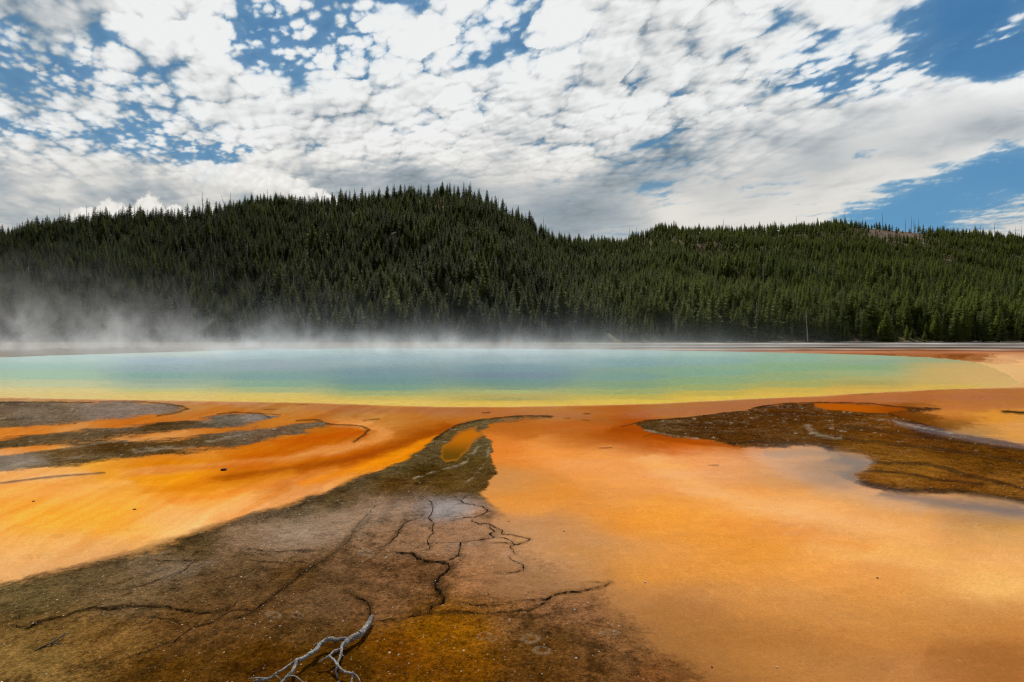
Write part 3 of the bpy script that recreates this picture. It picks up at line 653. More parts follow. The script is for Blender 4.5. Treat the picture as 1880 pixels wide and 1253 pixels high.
def simple_mat(name, rgb, rough=0.8, nscale=20, amt=0.5, bump=0.004, spec=0.3, rgb2=None, stretch=(1, 1, 1)):
    M = N(name); co = M.stretch(M.coord(), stretch)
    n = M.noise(co, nscale, 6, 0.65)
    c2 = rgb2 or tuple(c*(1-amt) for c in rgb)
    col = M.mix(M.ramp(n, .3, .7), tuple(c2)+(1,), tuple(rgb)+(1,))
    b = M.n("ShaderNodeBsdfPrincipled", ins={'Base Color': col, 'Roughness': rough, 'Specular IOR Level': spec})
    bp = M.n("ShaderNodeBump", ins={'Height': n, 'Distance': bump, 'Strength': 1.0})
    M.t.links.new(bp.outputs[0], b.inputs['Normal']); M.t.links.new(b.outputs[0], M.out.inputs[0])
    return M.m

# cracks: traced on two enlargements of the photo (origin, scale 3.55)
def tr(x0, y0, pts, s=3.55): return [(x0+a/s, y0+b/s) for a, b in pts]
CR = []
def crk(x0, w_, pts, y0=900): CR.append((tr(x0, y0, pts), w_))
crk(700, 10, [(60,405),(140,418),(205,425),(240,452),(300,470),(370,475),(440,485),(445,510),(420,545),(385,560),(365,590),(350,640),(385,670),(385,700),(410,710),(400,740),(320,765),(310,800)])
crk(700, 5, [(310,800),(270,815),(200,825),(100,850),(0,865),(-80,872)])
crk(700, 6, [(370,475),(440,465),(500,430),(515,380),(520,345),(600,330),(680,320),(735,308),(705,290),(745,272),(710,250),(705,225)])
crk(700, 3, [(520,345),(430,350),(320,360),(220,358)])
crk(700, 6, [(500,60),(540,90),(600,100),(650,115),(690,135),(685,150),(660,170),(600,180),(540,182),(480,190),(460,205)])
crk(700, 5, [(590,185),(590,210),(640,222),(700,220),(740,245),(790,265),(785,290),(860,295),(930,312),(975,320),(930,345),(870,357),(800,345),(700,350)])
crk(700, 4, [(735,308),(800,315),(840,330),(870,357),(840,370),(865,405),(880,425)])
crk(700, 4, [(830,435),(850,460),(900,475),(930,495),(925,520),(880,538),(740,545)])
crk(700, 7, [(910,725),(1000,728),(1080,715),(1140,683),(1200,675),(1280,670),(1340,655),(1460,625),(1475,612),(1495,600)])
crk(700, 4, [(1475,620),(1430,608),(1350,600)])
crk(700, 5, [(1100,720),(1040,760),(960,800),(900,797),(840,808),(760,805),(620,805),(500,800),(430,790)])
crk(700, 3.5, [(440,740),(540,745),(640,755),(720,757),(790,750)])
crk(700, 4.5, [(310,60),(340,110),(325,160),(310,185),(340,220),(335,260),(340,290),(305,330),(300,355),(320,370),(310,395),(240,415)])
crk(700, 4, [(310,185),(230,190),(160,215),(130,250),(100,310),(60,350),(0,380)])
crk(700, 3.5, [(660,170),(700,180),(725,182)])
crk(700, 3, [(460,65),(520,68),(560,40),(600,35),(660,40)]); crk(700, 3, [(500,60),(480,40),(420,35)])
crk(400, 3, [(60,870),(180,830),(240,795),(330,730),(400,670),(470,625),(560,545),(640,500),(720,455)])
crk(400, 2, [(720,455),(800,390),(860,330),(890,260),(960,180),(1040,90)])
crk(400, 4, [(0,590),(100,570),(180,545)]); crk(400, 4.5, [(200,390),(330,405),(420,410),(560,405)])
crk(400, 4, [(840,680),(920,715),(975,740),(990,790),(1000,830)]); crk(400, 3, [(150,460),(280,480),(420,485),(560,480),(620,500)])
crk(0, 5, [(0,890),(100,885),(180,905),(270,860),(420,830),(500,800),(620,780),(700,785),(780,775),(880,760),(960,765),(1040,770),(1120,790),(1200,800),(1290,815),(1400,805),(1480,790)])
crk(0, 4.5, [(990,465),(1100,468),(1250,472),(1330,460)]); crk(0, 4, [(800,655),(920,635),(1000,605),(1100,570),(1200,530),(1270,470)])
crk(0, 3.5, [(1130,600),(1270,570),(1400,545)])
crk(0, 4, [(1100,1030),(1250,910),(1380,870),(1500,800),(1650,790),(1775,720)]); crk(0, 3, [(560,1230),(700,1150),(850,1090),(1000,1040),(1130,985)])
crk(0, 3.5, [(1620,700),(1560,730),(1480,790)]); crk(0, 3, [(840,830),(1000,835),(1120,860),(1210,880),(1250,910)])

def build_ground():
    q = np.concatenate([np.arange(720, 2.8, -1.35), [2.2, 1.5, 1.0, 0.6, 0.35]])
    r = FPX*H_EYE/q
    r = np.concatenate([np.linspace(0.25, r[0]*0.97, 10), r]); 
    az_in = np.radians(np.arange(-50, 50.01, 0.085)); az_out = np.radians(np.arange(52, 309, 2.0))
    az = np.concatenate([az_in, az_out]); A, Rr = np.meshgrid(az, r)
    X = np.sin(A)*Rr; Y = np.cos(A)*Rr
    m, k = A.shape
    front = Y > 0.9
    Yf = np.where(front, Y, 0.9 + 0.35*np.abs(Y-0.9))       # behind the eye the same mats go on
    flat = (X.ravel(), Yf.ravel())
    cols = []; cc2 = []; crs = []; wes = []; zs = []
    for a in range(0, X.size, 120000):
        c, c2, f, we, z = ground_fields(flat[0][a:a+120000], flat[1][a:a+120000])
        cols.append(c); cc2.append(c2); crs.append(f); wes.append(we); zs.append(z)
    col = np.concatenate(cols); col2 = np.concatenate(cc2); cr = np.concatenate(crs); we = np.concatenate(wes); z = np.concatenate(zs)
    # the cracks cut into the sheet: darker margins along them
    Xf, Yf2 = flat
    cd = np.zeros(len(z)); sel = np.where((Yf2 < 8.5) & (Yf2 > 2.4) & (np.abs(Xf) < 8) & front.ravel())[0]
    wob = 0.012
    xs = Xf[sel] + wob*fbm(Xf[sel]*9, Yf2[sel]*9, 3, 161); ys = Yf2[sel] + 2*wob*fbm(Xf[sel]*9+4, Yf2[sel]*9, 3, 162)
    best = np.zeros(len(sel))
    for P, wd in CR:
        W = np.stack(w2([p[0] for p in P], [p[1] for p in P]), 1)
        bx = (xs > W[:, 0].min()-.3) & (xs < W[:, 0].max()+.3) & (ys > W[:, 1].min()-.3) & (ys < W[:, 1].max()+.3)
        d, t = line_dist(xs[bx], ys[bx], W)
        best[bx] = np.maximum(best[bx], sstep(0.012+0.008*wd, 0.003, d)*np.minimum(0.05+0.085*wd, .9))
    cd[sel] = best
    col = col*(1-0.6*cd[:, None]) + lin([40,26,14])*0.6*cd[:, None]; col2 = col2*(1-0.6*cd[:, None]) + lin([34,22,12])*0.6*cd[:, None]
    z = z - 0.006*cd
    V = np.stack([X.ravel(), Y.ravel(), z], 1)
    i = np.arange(m-1)[:, None]*k; j = np.arange(k)[None, :]; j2 = (j+1) % k
    Q = np.stack([i+j, i+j2, i+k+j2, i+k+j], -1).reshape(-1, 4)
    V = np.vstack([V, [[0, 0, 0]]]); ci = len(V)-1
    F = np.stack([np.full(k, ci), (np.arange(k)+1) % k, np.arange(k)], 1)
    F = F[:, [0, 2, 1]][:, ::-1]
    me = mesh_np("ground", V, F=F, Q=Q, mat=ground_mat(), smooth=True)
    ap = lambda a: np.concatenate([a, a[:1]])
    OFF = np.array([.001, .002, .005]); dim = lambda c: np.clip(c*c/(c+OFF), .002, 1.05)/ALB
    cattr(me, "pigment", dim(np.vstack([col, col[:1]]))); cattr(me, "pigment_crust", dim(np.vstack([col2, col2[:1]]))); fattr(me, "crust", ap(cr)); fattr(me, "wet", ap(we))
    tag(link("ground", me), kind="structure")
build_ground()

def gz(x, y):
    return float(ground_fields(np.array([x]), np.array([y]))[4][0])

def build_cracks():  # flat dark ribbons laid just over the sheet along the cracks
    V = []; Q = []
    for P, wd in CR:
        W = np.stack(w2([p[0] for p in P], [p[1] for p in P]), 1)
        seg = np.linalg.norm(np.diff(W, axis=0), axis=1); s = np.concatenate([[0], np.cumsum(seg)]); L = s[-1]
        n = max(4, int(L/0.012)); t = np.linspace(0, L, n)
        x = np.interp(t, s, W[:, 0]); y = np.interp(t, s, W[:, 1])
        ph = rnd.random()*50
        x = x + 0.022*fbm(t*7+ph, t*0+ph, 5, 171, .75); y = y + 0.040*fbm(t*7+ph, t*0+ph+9, 5, 172, .75)
        dx = np.gradient(x); dy = np.gradient(y); l = np.hypot(dx, dy)+1e-9; nx, ny = -dy/l, dx/l
        end = np.clip(np.minimum(t, L-t)/0.12, 0.15, 1)
        hw = 0.00082*wd*end*np.clip(1.0+2.6*fbm(t*11+ph, t*0, 4, 173, .75), 0.05, 2.6)
        z = ground_fields(x, y)[4] + 0.0035
        b = len(V)
        for a in range(n):
            V.append((x[a]+nx[a]*hw[a], y[a]+ny[a]*hw[a], z[a])); V.append((x[a]-nx[a]*hw[a], y[a]-ny[a]*hw[a], z[a]))
            if a: Q.append((b+2*a-2, b+2*a-1, b+2*a+1, b+2*a))
    me = mesh_np("ground_cracks", V, Q=Q, mat=simple_mat("dark_crack", (0.014, 0.009, 0.005), 0.9, 90, 0.6, 0.001, 0.0))
    tag(link("ground_cracks", me), kind="structure")
build_cracks()

# ---------------------------------------------------------------- the pool
def build_pool():
    c = np.array([-3.0, 58.0]); n = 720
    P = POOLW; th = np.linspace(-math.pi, math.pi, n, endpoint=False)
    # radius of the outline in each direction
    rad = np.zeros(n)
    for i, t in enumerate(th):
        d = np.array([math.cos(t), math.sin(t)]); best = 0
        for a in range(len(P)):
            p = P[a]-c; e = P[(a+1) % len(P)]-P[a]
            den = d[0]*e[1]-d[1]*e[0]
            if abs(den) < 1e-9: continue
            rr = (p[0]*e[1]-p[1]*e[0])/den; s = (p[0]*d[1]-p[1]*d[0])/den
            if rr > 0 and 0 <= s <= 1: best = max(best, rr)
        rad[i] = best
    fr = np.concatenate([np.linspace(0, 0.7, 40), np.linspace(0.7, 1.0, 140)[1:]])[1:]
    T, Fr = np.meshgrid(th, fr); Rm = np.tile(rad, (len(fr), 1))*Fr + 0.25*(Fr > 0.999)
    X = c[0]+np.cos(T)*Rm; Y = c[1]+np.sin(T)*Rm
    m, k = X.shape
    V = np.stack([X.ravel(), Y.ravel(), np.full(X.size, -0.012)], 1)
    V = np.vstack([V, [[c[0], c[1], -0.012]]])
    i = np.arange(m-1)[:, None]*k; j = np.arange(k)[None, :]; j2 = (j+1) % k
    Q = np.stack([i+j, i+k+j, i+k+j2, i+j2], -1).reshape(-1, 4)
    F = np.stack([np.full(k, len(V)-1), np.arange(k), (np.arange(k)+1) % k], 1)
    M = N("hot_spring_water"); co = M.coord(); pig = M.attr("pigment", True)
    rip = M.noise(M.stretch(co, (1, 1.9, 1)), 2.6, 6, 0.62, 0.4); r2 = M.noise(M.stretch(co, (1, 1.6, 1)), 9, 4, 0.6)
    col = M.scale(pig, M.math('ADD', 0.80, M.math('ADD', M.math('MULTIPLY', M.ramp(rip, .3, .7), 0.22), M.math('MULTIPLY', M.ramp(r2, .3, .7), 0.18))))  # light and dark of the ripples put into the water colour
    b = M.n("ShaderNodeBsdfPrincipled", ins={'Base Color': col, 'Roughness': 0.24, 'Specular IOR Level': 0.35, 'IOR': 1.33})
    bp = M.n("ShaderNodeBump", ins={'Height': M.math('ADD', rip, M.math('MULTIPLY', r2, 0.35)), 'Distance': 0.05, 'Strength': 0.6})
    M.t.links.new(bp.outputs[0], b.inputs['Normal']); M.t.links.new(b.outputs[0], M.out.inputs[0])
    me = mesh_np("pool_water", V, F=F, Q=Q, mat=M.m, smooth=True)
    cattr(me, "pigment", np.clip(pool_col(V[:, 0], V[:, 1])-np.array([.004,.006,.01]), 0.004, .9)/ALB)
    tag(link("pool_water", me), kind="structure")
build_pool()

# ---------------------------------------------------------------- the hills
RIDGE = np.array([(-400,452,560),(-100,446,560),(0,444,560),(60,432,560),(110,424,565),(200,414,560),(300,413,555),(370,404,550),(430,393,550),(480,387,555),(560,389,570),(620,385,575),(690,381,585),(760,370,600),(830,361,600),
 (880,370,600),(930,398,600),(975,424,605),(1010,446,640),(1050,453,690),(1100,455,700),(1150,452,700),(1185,436,700),(1215,424,700),(1260,428,710),(1350,427,720),(1450,424,730),(1540,418,740),(1600,420,740),(1680,428,740),(1780,434,740),(1880,445,735),(2100,452,730),(2300,462,730)], float)
Y0 = 232.0
def hill_z(X, Y):
    u = CU + FPX*X/np.maximum(Y, 1)
    vr = np.interp(u, RIDGE[:, 0], RIDGE[:, 1]); yr = np.interp(u, RIDGE[:, 0], RIDGE[:, 2])
    zr = H_EYE + (HV-vr)*yr/FPX
    t = (Y-Y0)/(yr-Y0)
    up = np.clip(t, 0, 1)
    s = 0.80*up + 0.20*np.sin(up*math.pi/2) - 0.10*np.sin(up*math.pi)**2*sstep(900, 1300, u)
    z = zr*s
    z = np.where(t > 1, zr - 0.42*(t-1)*(yr-Y0), z)
    g = fbm(X/95, Y/120, 4, 201, .55)
    z = z + 26*g*np.sin(np.clip(t, 0, 1)*math.pi)**1.0
    return z
CLEAR = [(92,418,26,6,1),(1640,433,70,13,.9),(1600,428,45,8,.7),(1700,447,35,8,.6),(325,440,45,13,.55),(340,470,30,25,.5),(400,395,30,9,.4),(970,497,30,8,.95),(1195,523,16,8,.6),(1290,505,16,16,.7),(1295,525,16,6,.8),(800,368,60,12,.55),(790,400,70,25,.35),(1010,440,20,8,.5),(860,385,40,10,.4),
 (1650,520,14,10,.6),(1530,490,20,12,.35),(1450,490,10,20,.4),(1400,530,20,6,.4),(620,475,30,12,.3),(880,410,60,20,.3),(1560,440,40,10,.4),(640,430,26,10,.5),(560,470,18,16,.45),(1130,480,24,8,.45),(1380,470,16,16,.45),(1240,500,18,8,.5),(1750,480,22,8,.4),(450,500,20,10,.4),(730,440,20,14,.4),(1080,530,16,8,.5)]
def clearing(u, v, X, Y):
    wob = fbm(X/12, Y/12, 4, 211, .6)
    m = np.zeros_like(u)
    for cx, cy, rx, ry, s in CLEAR:
        e = ((u-cx)/rx)**2 + ((v-cy)/ry)**2
        m = np.maximum(m, s*sstep(1.5, 0.5, e + wob*1.3))
    return np.maximum(m, 0.35*sstep(0.42, 0.6, fbm(X/30, Y/30, 4, 213, .6)))

def build_hills():
    a = np.linspace(-1.7, 1.7, 520); yy = np.concatenate([np.linspace(Y0-3, 780, 250), np.linspace(790, 1150, 20)])
    A, Y = np.meshgrid(a, yy); X = A*Y
    z = hill_z(X, Y)
    z = np.where(Y < Y0, -0.6, z) + 0.02
    z = z + np.where(Y > Y0+6, 1.3*fbm(X/7, Y/7, 4, 205, .6), 0)
    u = CU + FPX*X/Y; v = HV - FPX*(z-H_EYE)/Y
    cl = clearing(u, v, X, Y)
    m, k = A.shape; i = np.arange(m-1)[:, None]*k; j = np.arange(k-1)[None, :]
    Q = np.stack([i+j, i+j+1, i+k+j+1, i+k+j], -1).reshape(-1, 4)
    soil = lin([84,70,48]); 
    t1 = sstep(-0.3, 0.4, fbm(X/18, Y/18, 5, 221, .6))[..., None]
    c = lin([74,72,40])*(1-t1) + lin([96,78,52])*t1
    bare = lin([108,88,72])*(1-t1) + lin([84,70,56])*t1
    c = c*(1-cl[..., None]) + bare*cl[..., None]
    og = (sstep(1.5, .3, ((u-92)/30)**2 + ((v-420)/9)**2) + 0.6*sstep(1.5, .3, ((u-820)/60)**2 + ((v-372)/14)**2)*np.clip(1.5*fbm(X/9, Y/9, 3, 230)+.5, 0, 1))[..., None]
    c = c*(1-og) + lin([176,110,52])*og
    M = N("forest_floor"); co = M.coord(); n = M.noise(co, .9, 6, .7); n2 = M.noise(co, .16, 5, .65)
    vor = M.n("ShaderNodeTexVoronoi", ins={'Vector': M.stretch(co, (1, .5, 1)), 'Scale': 0.5})
    col = M.scale(M.attr("pigment", True), M.math('ADD', .5, M.math('ADD', M.math('MULTIPLY', n, .6), M.math('MULTIPLY', n2, .5))))
    col = M.mix(M.math('MULTIPLY', M.ramp(vor.outputs['Distance'], .22, .12), M.math('MULTIPLY', M.attr("bare"), .8)), col, (0.42, 0.40, 0.36, 1))
    b = M.n("ShaderNodeBsdfPrincipled", ins={'Base Color': col, 'Roughness': 0.95, 'Specular IOR Level': 0.1})
    bp = M.n("ShaderNodeBump", ins={'Height': n, 'Distance': 0.6, 'Strength': .8})
    M.t.links.new(bp.outputs[0], b.inputs['Normal']); M.t.links.new(b.outputs[0], M.out.inputs[0])
    me = mesh_np("hills", np.stack([X, Y, z], -1).reshape(-1, 3), Q=Q, mat=M.m, smooth=True)
    cattr(me, "pigment", c.reshape(-1, 3)); fattr(me, "bare", cl)
    tag(link("hills", me), kind="structure")
build_hills()

# ---------------------------------------------------------------- pines
def needle_mat(name, a, b_, c):
    M = N(name); co = M.coord()
    tn = M.n("ShaderNodeAttribute", attribute_type='INSTANCER'); tn.attribute_name = 'tone'; rr = tn.outputs['Fac']
    n = M.noise(co, 1.1, 4, .7)
    col = M.mix(M.ramp(rr, .1, .9, smooth=False), a+(1,), b_+(1,))
    col = M.mix(M.math('MULTIPLY', M.ramp(n, .35, .75), .6), col, c+(1,)); col = M.scale(col, M.ramp(rr, 0.0, 1.5, .75, 1.75, smooth=False))
    df = M.n("ShaderNodeBsdfPrincipled", ins={'Base Color': col, 'Roughness': 0.7, 'Specular IOR Level': 0.18})
    tl = M.n("ShaderNodeBsdfTranslucent", ins={'Color': col})
    mx = M.n("ShaderNodeMixShader", ins={0: 0.38, 1: df.outputs[0], 2: tl.outputs[0]})
    M.t.links.new(mx.outputs[0], M.out.inputs[0])
    return M.m
NEED = needle_mat("pine_needles", (0.030, 0.046, 0.013), (0.088, 0.106, 0.014), (0.118, 0.124, 0.020))
NEED2 = needle_mat("spruce_needles", (0.024, 0.038, 0.014), (0.062, 0.082, 0.014), (0.082, 0.096, 0.018))
BARK = simple_mat("pine_bark", (0.13, 0.10, 0.075), .9, 3, .5, .02)
DEADW = simple_mat("dead_grey_wood", (0.34, 0.31, 0.28), .85, 5, .45, .01, stretch=(1, 1, .15))
DARKW = simple_mat("weathered_dark_wood", (0.12, 0.10, 0.085), .85, 5, .45, .01, stretch=(1, 1, .15))

def tube(V, Q, pts, rads, sides=6, F=None, groove=0.0):
    """a tapered tube along points, closed with tips"""
    pts = [Vector(p) for p in pts]; n = len(pts); b0 = len(V); up = Vector((0.13, 0.21, 1))
    prev = None
    for i, p in enumerate(pts):
        d = (pts[min(i+1, n-1)] - pts[max(i-1, 0)]).normalized()
        if prev is None: x = d.cross(up if abs(d.z) < .9 else Vector((1, 0, 0))).normalized()
        else: x = (prev - d*prev.dot(d)).normalized()
        prev = x; y = d.cross(x)
        for s in range(sides):
            a = 2*math.pi*s/sides; k = 1.0
            if groove: k += groove*(math.sin(3*a + i*.22) * .5 + math.sin(7*a - i*.13 + len(pts)) * .35 + math.sin(i*.9 + 2*a)*.30)
            V.append(tuple(p + (x*math.cos(a)+y*math.sin(a))*rads[i]*k))
    for i in range(n-1):
        for s in range(sides):
            Q.append((b0+i*sides+s, b0+i*sides+(s+1) % sides, b0+(i+1)*sides+(s+1) % sides, b0+(i+1)*sides+s))
    if F is not None:
        for e, i in ((0, 0), (1, n-1)):
            V.append(tuple(pts[i])); c = len(V)-1
            for s in range(sides):
                a, b = b0+i*sides+s, b0+i*sides+(s+1) % sides
                F.append((c, b, a) if e == 0 else (c, a, b))

def pine_meshes(k, h, wd, base, dens, ragged, mat, topw=0.15):
    r = random.Random(100+k); V = []; F = []
    z = base*h
    while z < h*0.985:
        t = (z-base*h)/(h-base*h)
        R = wd*((1-t)**0.72*(1-0.25*math.exp(-t*9)) + 0.02)*(1+ragged*(r.random()-.5))
        nb = max(4, int(dens*(1.15-0.6*t)))
        a0 = r.random()*6.28
        for b in range(nb):
            if r.random() < 0.10: continue
            a = a0 + 6.283*b/nb + r.uniform(-.35, .35); L = R*r.uniform(.62, 1.18)
            ca, sa = math.cos(a), math.sin(a)
            droop = r.uniform(.05, .5)*(1-t)-.25*t; zz = z + r.uniform(-.12, .12)
            segs = 3; wds = L*r.uniform(.42, .62)+.10
            # a spray: a ridged frond with side tufts, drooping then lifting at the tip
            spine = []
            for s in range(segs+1):
                f = s/segs; spine.append((ca*L*f, sa*L*f, zz - droop*L*(f-.55*f*f) + .10*L*f*f))
            for s in range(segs):
                p, q = spine[s], spine[s+1]; f = (s+.5)/segs; wdt = wds*(.55+.9*f-1.05*f*f)
                for sd in (-1, 1):
                    ox, oy = -sa*sd*wdt, ca*sd*wdt
                    tip = ((p[0]+q[0])/2+ox+ca*wdt*.7, (p[1]+q[1])/2+oy+sa*wdt*.7, (p[2]+q[2])/2-.28*wdt-r.uniform(0, .2)*wdt)
                    c = len(V); V.extend([p, q, tip]); F.append((c, c+1, c+2))
                c = len(V); V.extend([p, q, ((p[0]+q[0])/2, (p[1]+q[1])/2, (p[2]+q[2])/2 - wdt*r.uniform(.3, .7))]); F.append((c, c+1, c+2))
            # up-turned tuft at the tip
            c = len(V); q = spine[-1]; s_ = .16*L+.06
            V.extend([(q[0]-sa*s_, q[1]+ca*s_, q[2]), (q[0]+sa*s_, q[1]-ca*s_, q[2]), (q[0]+ca*s_*1.6, q[1]+sa*s_*1.6, q[2]+s_*r.uniform(.2, 1.2))]); F.append((c, c+1, c+2))
        z += h*0.022*(1.25-0.5*t)*r.uniform(.8, 1.25)
    for a in (0, 2.1, 4.2):
        c = len(V); V.extend([(math.cos(a)*.10, math.sin(a)*.10, h*.95), (math.cos(a+1)*.10, math.sin(a+1)*.10, h*.95), (0, 0, h*1.01)]); F.append((c, c+1, c+2))
    crown = mesh_np("pine_crown", V, F=F, mat=mat)
    V = []; Q = []; F2 = []; lean = r.uniform(-.02, .02)
    tube(V, Q, [(0, 0, -.6), (lean*h*.3, 0, h*.3), (0, lean*h*.4, h*.65), (0, 0, h*.96)], [h*.013+.03, h*.010+.02, h*.006+.01, .015], 6, F2)
    trunk = mesh_np("pine_trunk", V, F=F2, Q=Q, mat=BARK, smooth=True)
    return crown, trunk
KINDS = [pine_meshes(0, 14, 2.1, .10, 8, .5, NEED), pine_meshes(1, 14, 1.65, .06, 7, .6, NEED2), pine_meshes(2, 14, 2.5, .16, 8, .7, NEED), pine_meshes(3, 14, 1.4, .12, 7, .8, NEED2),
         pine_meshes(4, 14, 2.9, .03, 9, .4, NEED), pine_meshes(5, 14, 1.9, .28, 7, .9, NEED), pine_meshes(6, 14, 2.2, .05, 8, .5, NEED2)]

def forest_points():
    rs = np.random.RandomState(11); pts = []
    n = 78000
    Y = np.sqrt(rs.uniform(Y0**2, 780.0**2, n*1)); X = rs.uniform(-1.12, 1.12, n)*Y
    u = CU + FPX*X/Y; yr = np.interp(u, RIDGE[:, 0], RIDGE[:, 2])
    z = hill_z(X, Y); v = HV - FPX*(z-H_EYE)/Y
    cl = clearing(u, v, X, Y)
    keep = (Y < yr+5) & (rs.uniform(0, 1, n) > cl*1.05)
    tt = (Y-Y0)/(yr-Y0); den = 0.95 - 0.45*sstep(.5, .9, tt) - 0.38*sstep(.90, 1.0, tt)*sstep(1150, 950, u)
    keep &= rs.uniform(0, 1, n) < den
    X, Y, z, u, v, yr = [a[keep] for a in (X, Y, z, u, v, yr)]
    # keep crowns apart
    cell = {}; ok = []
    for i in range(len(X)):
        k = (int(X[i]//3.0), int(Y[i]//3.0)); good = True
        for a in (-1, 0, 1):
            for b in (-1, 0, 1):
                for q in cell.get((k[0]+a, k[1]+b), ()):
                    if (X[q]-X[i])**2 + (Y[q]-Y[i])**2 < 2.35**2: good = False; break
                if not good: break
            if not good: break
        if good: cell.setdefault(k, []).append(i); ok.append(i)
    ok = np.array(ok)
    return X[ok], Y[ok], z[ok], u[ok], rs
FX, FY, FZ, FU, RS = forest_points()
NT = len(FX)
reg = fbm(FX/60, FY/60, 3, 231, .6)
TT = (FY-Y0)/(np.interp(FU, RIDGE[:, 0], RIDGE[:, 2])-Y0)
FS = np.clip(1.0 + 0.25*reg + RS.normal(0, .24, NT) + 0.22*sstep(.8, 1, TT)*sstep(1150, 950, FU), .42, 1.75)
FS *= (1 - 0.30*sstep(900, 1300, FU)*sstep(300, 650, FY))*(1 - 0.16*sstep(.02, .15, TT)*sstep(.95, .8, TT))      # smaller, younger wood on the right-hand hill
small = RS.uniform(0, 1, NT) < np.where(FY < Y0+14, .42, .12); FS = np.where(small, FS*RS.uniform(.4, .75, NT), FS)
FW = RS.uniform(.75, 1.3, NT); FR = RS.uniform(0, 6.283, NT); FK = RS.randint(0, 7, NT)
FK = np.where((FK == 4) & (FY > 300), 1, FK)
TONE = np.clip(0.62 + 0.75*sstep(950, 1300, FU) - 0.25*sstep(700, 300, FU) + 0.55*fbm(FX/40, FY/40, 4, 232, .6) + RS.normal(0, .22, NT), 0, 1.5)
vis = (np.abs(FU-940) < 960)
order = np.argsort(np.where(vis, FY, 1e9)); near = set(order[:300].tolist())

def build_forest():
    rest = np.array([i for i in range(NT) if i not in near])
    src = bpy.data.collections.new("pine_kinds")
    for i, (cr, tk) in enumerate(KINDS):       # one joined mesh per kind for the far wood
        nv = len(cr.vertices); co = np.zeros(nv*3); cr.vertices.foreach_get("co", co); n2 = len(tk.vertices); c2 = np.zeros(n2*3); tk.vertices.foreach_get("co", c2)
        f1 = np.array([p.vertices[:] for p in cr.polygons]); f2 = [p.vertices[:] for p in tk.polygons]
        tri = [f for f in f2 if len(f) == 3]; qd = [f for f in f2 if len(f) == 4]
        me = mesh_np("far_pine", np.vstack([co.reshape(-1, 3), c2.reshape(-1, 3)]), F=np.vstack([f1, np.array(tri)+nv]), Q=np.array(qd)+nv)
        me.materials.append(cr.materials[0]); me.materials.append(BARK)
        mi = np.zeros(len(me.polygons), np.int32); mi[len(f1):] = 1; me.polygons.foreach_set("material_index", mi)
        o = bpy.data.objects.new("far_pine_%d" % i, me); src.objects.link(o)
    me = bpy.data.meshes.new("forest"); me.vertices.add(len(rest))
    me.vertices.foreach_set("co", np.stack([FX[rest], FY[rest], FZ[rest]-.1], 1).astype(np.float32).ravel()); me.update()
    fattr(me, "size", FS[rest]); fattr(me, "girth", FS[rest]*FW[rest]); fattr(me, "turn", FR[rest]); fattr(me, "tone", TONE[rest])
    at = me.attributes.new("sort", 'INT', 'POINT'); at.data.foreach_set("value", FK[rest].astype(np.int32))
    o = link("forest", me); tag(o, "dense dark green conifer wood covering the two hills behind the pool", "forest", kind="stuff")
    g = bpy.data.node_groups.new("plant_forest", 'GeometryNodeTree')
    g.interface.new_socket("Geometry", in_out='INPUT', socket_type='NodeSocketGeometry'); g.interface.new_socket("Geometry", in_out='OUTPUT', socket_type='NodeSocketGeometry')
    gi = g.nodes.new("NodeGroupInput"); go = g.nodes.new("NodeGroupOutput")
    ci = g.nodes.new("GeometryNodeCollectionInfo"); ci.inputs[0].default_value = src; ci.inputs[1].default_value = True; ci.inputs[2].default_value = True
    ip = g.nodes.new("GeometryNodeInstanceOnPoints")
    def at_(nm, ty='FLOAT'):
        a = g.nodes.new("GeometryNodeInputNamedAttribute"); a.data_type = ty; a.inputs[0].default_value = nm; return a.outputs[0]
    cx = g.nodes.new("ShaderNodeCombineXYZ"); g.links.new(at_("girth"), cx.inputs[0]); g.links.new(at_("girth"), cx.inputs[1]); g.links.new(at_("size"), cx.inputs[2])
    rx = g.nodes.new("ShaderNodeCombineXYZ"); g.links.new(at_("turn"), rx.inputs[2])
    g.links.new(gi.outputs[0], ip.inputs['Points']); g.links.new(ci.outputs[0], ip.inputs['Instance']); ip.inputs['Pick Instance'].default_value = True
    g.links.new(at_("sort", 'INT'), ip.inputs['Instance Index']); g.links.new(rx.outputs[0], ip.inputs['Rotation']); g.links.new(cx.outputs[0], ip.inputs['Scale'])
    g.links.new(ip.outputs[0], go.inputs[0])
    md = o.modifiers.new("plant", 'NODES'); md.node_group = g
    # the nearest three hundred, each a tree of its own
    for i in sorted(near):
        cr, tk = KINDS[FK[i]]
        e = bpy.data.objects.new("pine_tree", None); C.objects.link(e); e.location = (FX[i], FY[i], max(0, FZ[i])-.05)
        e.rotation_euler = (0, 0, FR[i]); e.scale = (FS[i]*FW[i], FS[i]*FW[i], FS[i]); e.empty_display_size = .5
        a = "low young" if FS[i] < .62 else ("tall" if FS[i] > 1.12 else "mid height")
        side = "left part of the far treeline behind the steam" if FU[i] < 700 else ("middle of the far treeline at the hill foot" if FU[i] < 1250 else "treeline behind the right end of the pool")
        tag(e, "%s dark green pine in the %s" % (a, side), "pine tree", "%s pines in the %s" % (a, side))
        link("crown", cr, e)["tone"] = float(TONE[i]); link("trunk", tk, e)
build_forest()

